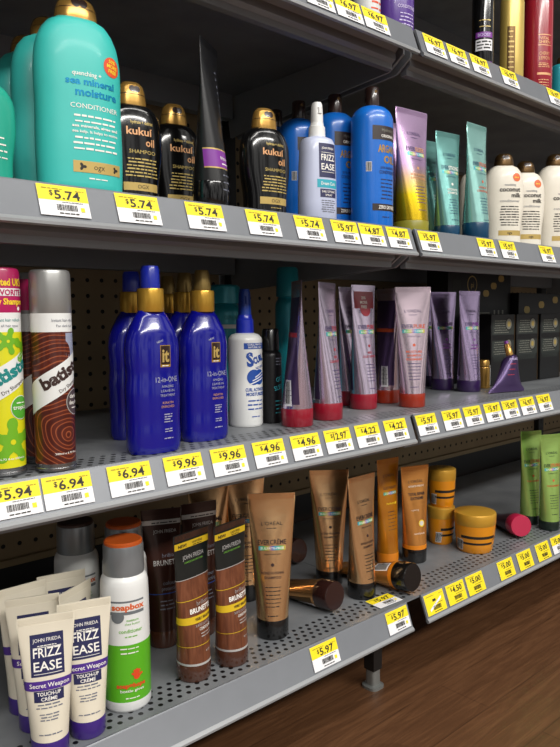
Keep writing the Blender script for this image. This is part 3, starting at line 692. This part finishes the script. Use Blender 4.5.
carton('hair_dye_carton', 'large black carton with gold ring emblem and gold shapes, back left', 1.235, 1.485, .222, .275, .243, big_art, 'large black cartons')
def big2(mb, s, w, h):
    for k in range(3):
        u = -w*.7+w*.55*k; zz = h*.80+k*.012; blob(mb, s, u, zz, lambda t: .010*(1+.7*cos(t)**2)*.8, 'gold_ink', .0005); disc(mb, s, u+.004, zz+.004, .004, 'gold_band', .0008)
    lines(mb, s, 0, h*.6, h*.2, 6, w*1.6, .003, 'charcoal_print')
carton('hair_dye_carton', 'large black carton with gold shapes behind the front three cartons', 1.492, 1.742, .205, .258, .195, big2, 'large black cartons')

# ====================================================================== lower shelf (D)
def cream_art(mb, s):
    u = 0
    patch(mb, s, u-.0155, u+.0155, .0805, .1205, 'navy'); text(mb, s, 'JOHN FRIEDA', u, .1130, .0034, 'white_print', w=.026, bold=0); small_print(mb, s, u, .1088, .018, .001, 'white_print')
    text(mb, s, 'FRIZZ', u, .0985, .0088, 'white_print', w=.026, bold=.012); text(mb, s, 'EASE', u, .0858, .0088, 'white_print', w=.026, bold=.012)
    patch(mb, s, u-.013, u+.013, .1075, .1080, 'white_print', .0005); patch(mb, s, u-.013, u+.013, .0828, .0833, 'white_print', .0005)
    patch(mb, s, u-.048, u+.048, .0675, .0765, 'violet', .0004); text(mb, s, 'Secret Weapon', u+.001, .0703, .0042, 'white_print', w=.037, bold=.01, off=.0007)
    patch(mb, s, u-.0140, u+.0140, .0565, .0670, 'navy'); text(mb, s, 'TOUCH-UP', u, .0625, .0034, 'white_print', w=.022, bold=.02); text(mb, s, 'CRÈME', u, .0578, .0032, 'white_print', w=.015, bold=.02)
    lines(mb, s, u, .0535, .0505, 2, .026, .0017, 'grey_ink'); lines(mb, s, u, .0445, .0390, 3, .019, .0015, 'grey_ink'); small_print(mb, s, u, .0255, .026, .0015, 'grey_ink')
ct = make_tube('cream_tube', .0178, .138, .0185, .0535, 'cream_tube', 'violet_cap', art=cream_art, group='cream tubes with violet caps')
row(ct, [('cream tube with violet cap and navy panel, nearest the viewer', 'D', .2705, .020, -20), ('cream tube with violet cap just left of the green and white bottle, front pair', 'D', .3135, .026, -18),
         ('cream tube second in the left column, behind the nearest one', 'D', .2795, .073, -20), ('cream tube last in the left column, third from the front', 'D', .284, .112, 0),
         ('cream tube turned at an angle behind the front right one', 'D', .3245, .068, 26), ('cream tube standing behind the angled one, nearest the pegboard', 'D', .331, .116, -12)])

def soap_art(mb, s):
    u = .004
    patch(mb, s, u-.028, u+.022, .109, .124, 'banner_grey'); blob(mb, s, u-.008, 0.1070, lambda t: .007, 'banner_grey'); patch(mb, s, u-.016, u+.028, .1125, .1220, 'white_plastic', .0004); text(mb, s, 'soapbox', u+.004, 0.1145, .0062, 'orange_dot', w=.036, bold=.04, off=.0007)
    text(mb, s, 'moisture', u+.008, 0.1015, .0026, 'green_ink'); text(mb, s, 'shea butter', u+.008, 0.0975, .0026, 'green_ink', bold=0); text(mb, s, 'conditioner', u+.006, .0890, .0042, 'green_ink', w=.026); small_print(mb, s, u+.006, .0840, .016, .0016, 'green_ink')
    lines(mb, s, u+.004, .071, .066, 2, .02, .0016, 'white_print')
    # little red hand print
    hx, hz = u+.011, .040; disc(mb, s, hx, hz, .0036, 'sticker_red', .0005)
    for a, l in ((2.5, .0058), (1.95, .0072), (1.55, .0076), (1.15, .0070), (.35, .0058)):
        cu, cz = hx+cos(a)*l*.8, hz+sin(a)*l*.8; blob(mb, s, cu, cz, lambda t: .0009+.0016*abs(cos(t-a)), 'sticker_red', .0006, 2, 16)
    text(mb, s, 'soap=hope', u+.005, .0285, .0048, 'sticker_red', w=.032, bold=.04, off=.0006); text(mb, s, 'bottle gives', u+.006, .0235, .0030, 'white_print', w=.026, off=.0006); small_print(mb, s, u+.006, .016, .018, .0014, 'white_print')
def make_soap(top, label):
    o = thing('conditioner_bottle', label, 'bottle', group='white bottles with grey caps'); r = .0262
    s = Shape([(0, r*.92, r*.92), (.003, r, r), (.12, r, r), (.138, r*.98, r*.98), (.144, r*.93, r*.93), (.148, r*.84, r*.84)], 3); mb = MB(); s.loft(mb, 'white_plastic', [(.012, .0755, 'soap_green')]); soap_art(mb, s); mb.build('bottle_body', o)
    c = MB(); q = r*.83; Shape([(.1475, q, q), (.152, q*1.02, q*1.02), (.178, q*1.0, q*1.0), (.1803, q*.97, q*.97)]).loft(c, 'soap_cap'); c = c.build('cap', o)
    d = MB(); Shape([(.1803, q*.95, q*.95), (.1830, q*.95, q*.95), (.1845, q*.88, q*.88)]).loft(d, top); d.build('cap_disc', c); return o
so = make_soap('soap_orange', ''); row(so, [('white and green bottle with grey cap and orange top in front', 'D', .372, .048, -38), ('orange-topped white bottle hidden right behind the green and white one', 'D', .405, .105, -30)])
sb = make_soap('dark_brown_cap', 'white bottle with grey cap and dark brown top, behind the cream tubes'); put(sb, 'D', .366, .150, -30)

def brunette_art(mb, s):
    u = -.003
    patch(mb, s, -.060, .060, .1575, .1650, 'brunette_yellow', .0003); text(mb, s, 'NEW!', u-.013, .1592, .0036, 'dark_ink', off=.0006, bold=.03); text(mb, s, 'LIGHTENS', u+.011, .1606, .0026, 'dark_ink', off=.0006); small_print(mb, s, u+.011, .1584, .016, .0012, 'dark_ink', off=.0006)
    text(mb, s, 'JOHN FRIEDA', u+.003, .1445, .0050, 'silver_band', w=.034, bold=0); text(mb, s, 'LONDON PARIS NEW YORK', u+.003, .1400, .0020, 'green_ink', w=.030, bold=0)
    patch(mb, s, -.052, .052, .1215, .1222, 'silver_band', .0004); patch(mb, s, -.045, .045, .0965, .0972, 'brunette_yellow', .0004); patch(mb, s, -.045, .045, .0425, .0431, 'brunette_yellow', .0004)
    text(mb, s, 'brilliant', u+.010, .0885, .0050, 'silver_band', bold=-.01); text(mb, s, 'BRUNETTE', u+.006, .0810, .0056, 'white_print', w=.034, bold=.03)
    patch(mb, s, -.0409, .0409, .0690, .0775, 'brunette_yellow', .0004); text(mb, s, 'VISIBLY BRIGHTER', u+.008, .0720, .0030, 'brown_ink', w=.027, off=.0007, bold=.02)
    text(mb, s, 'SUBTLE LIGHTENING', u+.008, .0645, .0030, 'silver_band', w=.027, bold=0); text(mb, s, 'CONDITIONER', u+.010, .0595, .0032, 'white_print', w=.021); lines(mb, s, u+.010, .0550, .0515, 2, .020, .0014, 'silver_band')
    text(mb, s, '8.3 FL OZ', u+.012, .0335, .0022, 'silver_band'); 
def bcap(mb, c): pass
bt = make_tube('conditioner_tube', .0203, .175, .020, .057, 'wood_brunette', 'clear_cap', bands=[(.122, .18, 'brunette_black'), (.020, .0225, 'silver_band')], art=brunette_art, group='brown brunette conditioner tubes')
row(bt, [('brown tube with black top and yellow stripes, left of the front pair', 'D', .459, .044, 10), ('brown tube with black top and yellow stripes, right of the front pair', 'D', .514, .041, 10)])
def dark_art(mb, s):
    u = .004
    patch(mb, s, -.06, .06, .158, .164, 'silver_band', .0003); small_print(mb, s, u, .1597, .034, .002, 'dark_ink', off=.0006); text(mb, s, 'JOHN FRIEDA', u, .147, .0044, 'silver_band', w=.030, bold=0)
    text(mb, s, 'brilliant', u+.006, .116, .0050, 'grey_ink', bold=-.01); text(mb, s, 'BRUNETTE', u+.002, .106, .0066, 'silver_band', w=.036); text(mb, s, 'colour', u+.004, .081, .0048, 'grey_ink'); text(mb, s, 'protecting', u+.004, .074, .0048, 'grey_ink', w=.022)
    patch(mb, s, -.04, .04, .0695, .0705, 'royal', .0004); lines(mb, s, u, .06, .05, 3, .02, .002, 'grey_ink')
dt = make_tube('shampoo_tube', .0197, .178, .022, .0515, 'brunette_dark', 'clear_cap', art=dark_art, group='dark brown tubes with silver stripe')
row(dt, [('dark brown tube with silver stripe just behind and right of the green bottle', 'D', .479, .140, -24), ('dark brown tube with silver stripe right behind the front brown pair', 'D', .533, .132, -12)])

def creme(words=('EVER', 'CRÈME'), prod=('INTENSE NOURISHING', 'SHAMPOO')): return loreal_art(words, 'sulfate free moisture system', ('dark_ink', 'brown_ink'), prod)
gt = make_tube('conditioner_tube', .0212, .192, .026, .063, 'gold_tube', 'black_cap', art=creme(), group='gold tubes with black caps')
row(gt, [('gold tube with black cap standing right of the brown brunette pair', 'D', .599, .060, -38), ('gold tube standing behind the lying tube with the brown cap', 'D', .785, .133, -36), ('gold tube standing between the two lying tubes, in front of the other gold one', 'D', .784, .064, 2),
         ('gold tube in deep shadow behind the dark brown tubes', 'D', .602, .205, -34), ('gold tube in shadow behind the one beside the brown pair', 'D', .650, .18, -30)])
for o in COL.objects:
    if 'behind the lying tube with the brown' in o.get('label', ''): o.scale = (1, 1, .95)
    if 'between the two lying tubes' in o.get('label', ''): o.scale = (1, 1, .965)
l1 = make_tube('conditioner_tube', .0205, .172, .026, .058, 'bronze_tube', 'choc_cap', art=creme(), group='tubes lying on the lower shelf'); l1['label'] = 'bronze tube lying down with its brown cap towards the shelf edge'; lay(l1, 'D', .707, .047, .0207, .172, 2)
l3 = copy_tree(l1, 'tube lying in the shadow behind the standing gold tubes, dark cap showing'); lay(l3, 'D', .803, .222, .0207, .172, 0)
def l2_art(mb, s): text(mb, s, 'TOTAL REPAIR', 0, .07, .006, 'dark_ink', w=.05, rot=pi/2); patch(mb, s, -.022, -.006, .034, .062, 'tag_white'); barcode(mb, s, -.0205, -.0075, .036, .060, 'tag_ink'); lines(mb, s, .012, .12, .06, 5, .014, .002, 'dark_ink')
l2 = make_tube('conditioner_tube', .0215, .165, .026, .058, 'amber_tube', 'black_cap', bands=[(.026, .032, 'orange_band')], art=l2_art, group='tubes lying on the lower shelf'); l2['label'] = 'amber tube lying down with its black cap over the bay joint'; lay(l2, 'D', .842, .012, .0217, .165, 0)
def amb_art(mb, s):
    text(mb, s, "L'ORÉAL", 0, .150, .0046, 'brown_ink', w=.026, bold=0); text(mb, s, 'OLEOTHERAPY', 0, .129, .0046, 'brown_ink', w=.030); patch(mb, s, -.015, .015, .1195, .1245, 'rainbow'); text(mb, s, 'SULFATE-FREE', 0, .1205, .003, 'white_print', w=.026, off=.0006); text(mb, s, 'Perfecting', 0, .103, .0036, 'sticker_yellow'); disc(mb, s, .011, .1045, .0022, 'sticker_yellow'); lines(mb, s, 0, .09, .06, 6, .02, .0015, 'brown_ink')
o = make_tube('shampoo_tube', .0186, .181, .020, .052, 'amber_gel', 'orange_band', art=amb_art); o['label'] = 'translucent amber tube standing behind the lying black-capped tube'; put(o, 'D', .926, .129, -6)
def rep_art(mb, s):
    text(mb, s, "L'ORÉAL", 0, .137, .0048, 'brown_ink', w=.030, bold=0); text(mb, s, 'ADVANCED HAIRCARE', 0, .130, .003, 'cream', w=.032); text(mb, s, 'TOTAL REPAIR', 0, .1155, .0050, 'brown_ink', w=.034, bold=.03); text(mb, s, 'EXTREME', 0, .1085, .0046, 'brown_ink', w=.026, bold=.03)
    text(mb, s, 'repairing', -.006, .090, .003, 'cream', bold=0); disc(mb, s, .005, .068, .006, 'sticker_yellow'); disc(mb, s, .005, .068, .0042, 'cream', .0005); text(mb, s, 'conditioner', 0, .050, .0034, 'cream', w=.022, bold=0)
o = make_tube('conditioner_tube', .0208, .166, .024, .057, 'amber_tube', 'black_cap', bands=[(.024, .031, 'orange_band')], art=rep_art); o['label'] = 'copper tube with black cap right beside the stacked orange jars'; put(o, 'D', .967, .103, -18)

def jar_art(mb, s, r, z0, z1):
    d = z1-z0; patch(mb, s, -r*1.1, r*1.1, z0+d*.56, z0+d*.66, 'dark_ink'); patch(mb, s, -r*1.1, r*.9, z0+d*.34, z0+d*.42, 'dark_ink'); text(mb, s, "L'ORÉAL", r*1.3, z0+d*.48, d*.12, 'brown_ink', w=r*.8, bold=0); text(mb, s, 'repair', r*1.3, z0+d*.22, d*.12, 'silver_print', w=r*.8)
    patch(mb, s, -r*1.5, -r*.95, z0+d*.1, z0+d*.5, 'tag_white'); barcode(mb, s, -r*1.48, -r*.97, z0+d*.12, z0+d*.48, 'tag_ink')
def make_jar(r, h):
    o = thing('hair_mask_jar', '', 'jar', group='orange jars with gold lids'); b = h*.70; mb = MB()
    s = Shape([(0, r*.80, r*.80), (.003, r*.86, r*.86), (b*.5, r*.95, r*.95), (b, r, r)], 2); s.loft(mb, 'jar_orange'); jar_art(mb, s, r*.85, 0, b); mb.build('jar_body', o)
    c = MB(); Shape([(b, r*1.0, r*1.0), (b+.001, r*1.02, r*1.02), (h-.003, r*1.03, r*1.03), (h-.0008, r*1.0, r*1.0), (h, r*.94, r*.94)]).loft(c, 'jar_lid'); c.build('lid', o); return o
j = make_jar(.0360, .071); j['label'] = 'large orange jar with gold lid in front of the stacked pair'; put(j, 'D', 1.092, .062, -45)
j = make_jar(.0248, .0700); j['label'] = 'smaller orange jar at the bottom of the stack of two'; put(j, 'D', 1.083, .129, 0)
j2 = copy_tree(j, 'smaller orange jar balanced on top of the stack of two'); j2.location = (1.085, .129, ZD+.0709); j2.rotation_euler = (0, 0, R(-30))
def plum_art(mb, s): lines(mb, s, 0, .1, .05, 5, .03, .002, 'grey_ink')
o = make_tube('conditioner_tube', .0205, .165, .026, .056, 'plum_tube', 'crimson_cap', art=plum_art, group='tubes lying on the lower shelf'); o['label'] = 'dark plum tube lying down with a crimson cap beside the large jar'; lay(o, 'D', 1.203, .032, .0207, .165, -36)
gn = make_tube('conditioner_tube', .0190, .189, .018, .050, 'green_tube', 'green_cap', art=loreal_art(('EVER', 'STRONG'), 'sulfate free', ('green_cap', 'orange_ink'), ('THICKENING',)), group='green tubes with dark caps')
row(gn, [('green tube with dark cap at the right edge of the photo, lower shelf', 'D', 1.305, .028, -22), ('green tube with dark cap standing left of the one at the photo edge', 'D', 1.315, .075, -24)])

# ====================================================================== shelving
GAP = .0015
BAYS = [(-.385, .820, 'left'), (.820, 2.025, 'middle'), (2.025, 3.23, 'right')]
LV['E'] = ZA+.28  # unseen shelf level above the top one, added for the shadow it casts
LVN = {'E': 'unseen highest', 'A': 'top', 'B': 'upper', 'C': 'middle', 'D': 'lower'}
rail_prof = [(.004, .0), (.0005, .0012), (-.0008, -.0005), (-.0120, -.0325), (-.0148, -.0355), (-.0145, -.0380), (-.0118, -.0390), (-.0092, -.0370), (-.0096, -.0335), (.0025, -.0015)]
for bx0, bx1, bn in BAYS:
    for k in 'EABCD':
        x0, x1 = bx0+GAP+.003, bx1-GAP-.003
        ra = .022 if k == 'D' and bn == 'middle' else 0
        rb = .005 if k == 'D' and bn == 'left' else 0
        lb = f'{LVN[k]} grey metal shelf of the {bn} bay with a price rail along its front'
        o = thing('gondola_shelf', lb, 'shelf', (x0, 0, LV[k]), 0, 'grey metal shelves'); L = x1-x0
        mb = MB(); mb.box(-.0042, L+.0042, .0035, .405, -.0025, 0, 'deck_metal')
        if k != 'D':
            prof = [(.012, -.0025), (.012, -.026), (.018, -.031), (.018, -.041), (.024, -.045), (.024, -.053), (.034, -.053), (.034, -.0025)]
            mb.prism(prof, .012, L-.012, 'channel_grey')
            mb.box(.012, L-.012, .385, .405, -.045, -.0025, 'channel_grey')
        mb.build('deck', o)
        r = MB(); r.prism(rail_prof, ra, L-rb, 'rail_grey'); 
        r.prism([(-.0123, -.0325), (-.0155, -.0356), (-.0152, -.0383), (-.0118, -.0397), (-.0120, -.0390), (-.0145, -.0379), (-.0148, -.0356), (-.0119, -.0326)], ra, L-rb, 'rail_light'); r.build('price_rail', o)
        for e in (0, 1):
            b = MB(); xa = .002 if e == 0 else L-.006
            if k == 'D': pr = [(.015, -.003), (.015, -.060), (.405, -.075), (.405, -.003)]
            else: pr = [(.010, -.0030), (.010, -.034), (.036, -.052), (.40, -.074), (.405, -.050), (.405, -.0030)]
            b.prism(pr, xa, xa+.004, 'bracket_grey'); b.build('bracket', o)
    o = bpy.data.objects.new('wall_back', None); COL.objects.link(o); o.location = ((bx0+bx1)/2, .432, 0); o['kind'] = 'structure'
    mb = MB(); w = (bx1-bx0)/2-.018; mb.box(-w, w, 0, .006, ZD+.05, 1.65, 'pegboard'); mb.build('pegboard', o)
    mb = MB(); mb.box(-w, w, -.006, .006, .02, ZD+.0495, 'upright_black'); mb.build('kick_plate', o)
    mb = MB(); mb.box(-w, w, -.009, -.0005, ZD+.050, ZD+.060, 'back_rail'); mb.build('back_rail', o)
for x, lb in ((-.385, 'left of the picture'), (.820, 'between the left and middle bays'), (2.025, 'between the middle and right bays')):
    o = thing('upright_post', f'black steel upright with a low base leg, {lb}', 'post', (x, .432, 0), 0, 'black shelf uprights')
    mb = MB(); mb.box(-.015, .015, -.014, .016, .0, 1.65, 'upright_black')
    for i in range(58): patch(mb, Flat(-.014), -.003, .003, .15+i*.0254, .163+i*.0254, 'dark_ink', .0004)
    mb.build('post', o)
    mb = MB(); mb.prism([(-.37, .085), (-.014, .085), (-.014, .03), (-.35, .055), (-.35, .03), (-.37, .03)], -.010, .010, 'upright_black'); mb.build('base_leg', o)
    mb = MB(); Shape([(0, .015, .015), (.004, .015, .015), (.006, .010, .010), (.03, .0095, .0095)], 0, 3.2, 0, -.360).loft(mb, 'foot_metal'); mb.build('leveling_foot', o)

# ====================================================================== price tags
def tag_film(): pass
def make_tag(price, style='std'):
    mb = MB(); f = Flat(0); W, H = .0485, .0305
    if style == 'yellow':
        patch(mb, f, -W/2, W/2, -H, 0, 'tag_yellow', .0008)
    else: patch(mb, f, -W/2, W/2, -H*.50, 0, 'tag_yellow', .0008)
    if price:
        V, F, w1 = glyphs(price, .02)
        text(mb, f, price, .004, -H*.445, .0085, 'tag_ink', w=.0250, bold=.02, off=.0011); text(mb, f, '$', -.0115, -H*.34, .0050, 'tag_ink', off=.0011)
    else:
        patch(mb, f, -.016, .016, -H*.62, -H*.50, 'tag_white', .0011, skew=.014); patch(mb, f, -.006, .002, -H*.42, -H*.3, 'tag_ink', .0011)
    small_print(mb, f, -.010, -.0042, .024, .0013, 'tag_faint', off=.0011); small_print(mb, f, .017, -.0048, .009, .0012, 'tag_faint', off=.0011)
    lines(mb, f, -W/2+.002, -H*.62, -H*.90, 4, .009, .0010, 'tag_ink', 'L')
    barcode(mb, f, -.008, .012, -H*.82, -H*.62, 'tag_ink', .0011); small_print(mb, f, .003, -H*.93, .020, .0014, 'tag_ink', off=.0011); small_print(mb, f, .008, -H*.555, .022, .0008, 'tag_ink', off=.0011)
    if style != 'yellow': patch(mb, f, .0150, .0190, -H*.82, -H*.68, 'tag_yellow', .0011)
    # thickness
    mb.box(-W/2, W/2, -.0006, -.0001, -H, 0, 'tag_white')
    o = mb.build('price_tag'); o['category'] = 'price tag'; o['group'] = 'price tags along the shelf rails'; return o
TILT = math.atan2(.0125, .034)
PROT = {}
def tag(sh, x, price, label, style='std', rot=0):
    k = (price, style)
    if k in PROT: o = PROT[k].copy(); COL.objects.link(o)
    else: o = PROT[k] = make_tag(price, style)
    o['label'] = label
    o.location = (x, -.0016, LV[sh]-.0012); o.rotation_euler = (-TILT, R(rot), 0)
    return o
T = [('A', .625, '6.97', 'top shelf price tag third left of the violet bottle'), ('A', .678, '6.97', 'top shelf price tag under the white and orange bottle, left one'), ('A', .731, '6.97', 'top shelf price tag just left of the violet bottle'),
     ('A', .861, '6.97', 'top shelf price tag right after the bay joint'), ('A', .919, '6.97', 'second top shelf price tag right of the bay joint'), ('A', .980, '6.97', 'top shelf price tag left of the black bottle'),
     ('A', 1.067, '6.97', 'top shelf price tag below the black and gold bottles'), ('A', 1.222, '6.97', 'top shelf price tag under the tall red bottle'),
     ('B', .291, '5.74', 'price tag reading $5.74 under the large teal conditioner'), ('B', .369, '5.74', 'price tag reading $5.74 under the first black shampoo bottle'), ('B', .451, '5.74', 'price tag reading $5.74 under the tall black tube'),
     ('B', .533, '5.74', 'price tag reading $5.74 under the lone black shampoo bottle'), ('B', .608, '5.74', 'price tag reading $5.74 under the pale lilac spray'), ('B', .672, '5.97', 'price tag reading $5.97 right of the pale lilac spray'),
     ('B', .7245, '4.87', 'price tag reading $4.87 under the blue bottles, left one'), ('B', .781, '4.87', 'price tag reading $4.87 just left of the bay joint, upper shelf'), ('B', .8525, '5.97', 'price tag reading $5.97 just right of the bay joint, upper shelf'),
     ('B', 1.006, '5.97', 'price tag under the tallest teal tube'), ('B', 1.072, '5.97', 'price tag under the white coconut bottle with orange dot'), ('B', 1.205, '6.97', 'price tag between the two front coconut bottles'), ('B', 1.290, '6.97', 'price tag under the coconut bottle at the photo edge'),
     ('C', .2345, '5.94', 'price tag reading $5.94 under the yellow spray can'), ('C', .2855, '6.94', 'price tag reading $6.94 under the brown swirl can'), ('C', .352, '6.94', 'price tag reading $6.94 left of the front cobalt bottle'),
     ('C', .417, '9.96', 'price tag reading $9.96 under the front left cobalt bottle'), ('C', .478, '9.96', 'price tag reading $9.96 under the right row of cobalt bottles'), ('C', .5385, '4.96', 'price tag reading $4.96 under the white spray bottle'),
     ('C', .599, '4.96', 'price tag reading $4.96 under the sideways silver tube'), ('C', .6575, '12.97', 'price tag reading $12.97 on the middle shelf'), ('C', .7165, '4.22', 'price tag reading $4.22 next to the $12.97 tag'), ('C', .7765, '4.22', 'price tag reading $4.22 just left of the bay joint'),
     ('C', .8495, '5.97', 'middle shelf price tag, first right of the bay joint'), ('C', .915, '5.97', 'middle shelf price tag, second right of the bay joint'), ('C', .9725, '5.97', 'middle shelf price tag, third right of the bay joint'),
     ('C', 1.032, '5.97', 'middle shelf price tag, fourth right of the bay joint'), ('C', 1.0875, '5.97', 'middle shelf price tag just left of the leaning purple tube'), ('C', 1.146, '6.97', 'middle shelf price tag under the leaning purple tube'), ('C', 1.207, '6.97', 'middle shelf price tag right of the leaning purple tube'), ('C', 1.302, '6.97', 'middle shelf price tag at the right edge of the photo'),
     ('D', .6305, '5.97', 'lower shelf price tag reading $5.97 left of the black foot'), ('D', .782, '5.97', 'lower shelf price tag reading $5.97 at the end of the left bay')]
for sh, x, pr, lb in T: tag(sh, x, pr, lb)
for x, pr, lb in ((.873, '', 'yellow tag with a pale smear, first of the all-yellow row'), (.9295, '4.50', 'all-yellow price tag reading $4.50 on the lower shelf'), (.985, '5.00', 'all-yellow price tag reading $5.00 next to the $4.50 tag'),
                  (1.0815, '5.00', 'all-yellow $5.00 tag under the large orange jar'), (1.1465, '5.00', 'all-yellow $5.00 tag left of the crimson cap'), (1.213, '5.00', 'all-yellow $5.00 tag under the crimson cap')): tag('D', x, pr, lb, 'yellow')
tag('D', 1.272, '5.00', 'yellow and white price tag under the green tubes')
t = tag('D', .796, '5.97', 'price tag lying flat on the lower shelf by the lying amber tube'); t.location = (.790, .040, ZD+.0012); t.rotation_euler = (-pi/2, 0, R(-3))

# ====================================================================== floor, far surroundings
mb = MB(); mb.add([(-4, -4, 0), (7, -4, 0), (7, .6, 0), (-4, .6, 0)], [(0, 1, 2, 3)], 'floor_wood', False); fl = mb.build('floor'); fl['kind'] = 'structure'

# ====================================================================== light
def area(name, loc, sx, sy, power, col=(1, .97, .92), rot=(0, 0, 0)):
    l = bpy.data.lights.new(name, 'AREA'); l.shape = 'RECTANGLE'; l.size = sx; l.size_y = sy; l.energy = power; l.color = col
    o = bpy.data.objects.new(name, l); COL.objects.link(o); o.location = loc; o.rotation_euler = rot; return o
area('ceiling_tube_light', (.2, -1.5, 3.0), 4.5, .25, 70)
area('ceiling_tube_light', (.2, -3.4, 2.9), 5, .3, 215, rot=(R(35), 0, 0))
w = bpy.data.worlds.new('store'); SC.world = w; w.use_nodes = True
bg = w.node_tree.nodes['Background']; nt = w.node_tree; tc = nt.nodes.new('ShaderNodeTexCoord'); no = nt.nodes.new('ShaderNodeTexNoise'); no.inputs['Scale'].default_value = 1; no.inputs['Detail'].default_value = 1.5
mp = nt.nodes.new('ShaderNodeMapping'); mp.inputs['Scale'].default_value = (7, 7, 2); mp.inputs['Location'].default_value = (.35, .1, 0); nt.links.new(tc.outputs['Generated'], mp.inputs['Vector']); nt.links.new(mp.outputs[0], no.inputs['Vector']); cr = nt.nodes.new('ShaderNodeValToRGB'); nt.links.new(no.outputs['Fac'], cr.inputs[0])
cr.color_ramp.elements[0].position = .48; cr.color_ramp.elements[0].color = (.03, .033, .04, 1); cr.color_ramp.elements[1].position = .56; cr.color_ramp.elements[1].color = (1, .98, .95, 1)  # bright and dark noise patches invented so the metal tubes reflect streaks
nt.links.new(cr.outputs[0], bg.inputs[0]); bg.inputs[1].default_value = .80

# ====================================================================== camera
from mathutils import Matrix, Vector
yaw, pitch, roll, f = .73663715, .08065217, -.00989373, 697.98
fw = Vector((sin(yaw)*cos(pitch), cos(yaw)*cos(pitch), -sin(pitch))); r = Vector((cos(yaw), -sin(yaw), 0)); u = r.cross(fw)
r2 = r*cos(roll)+u*sin(roll); u2 = u*cos(roll)-r*sin(roll)
cam = bpy.data.cameras.new('camera'); co = bpy.data.objects.new('camera', cam); COL.objects.link(co)
M = Matrix((r2, u2, -fw)).transposed().to_4x4(); M.translation = Vector((0, -.62, Z0)); co.matrix_world = M
cam.sensor_fit = 'VERTICAL'; cam.sensor_height = 24; cam.lens = f/747*24; cam.clip_start = .02
SC.camera = co
SC.view_settings.view_transform = 'Standard'; SC.view_settings.look = 'None'; SC.view_settings.exposure = -.2
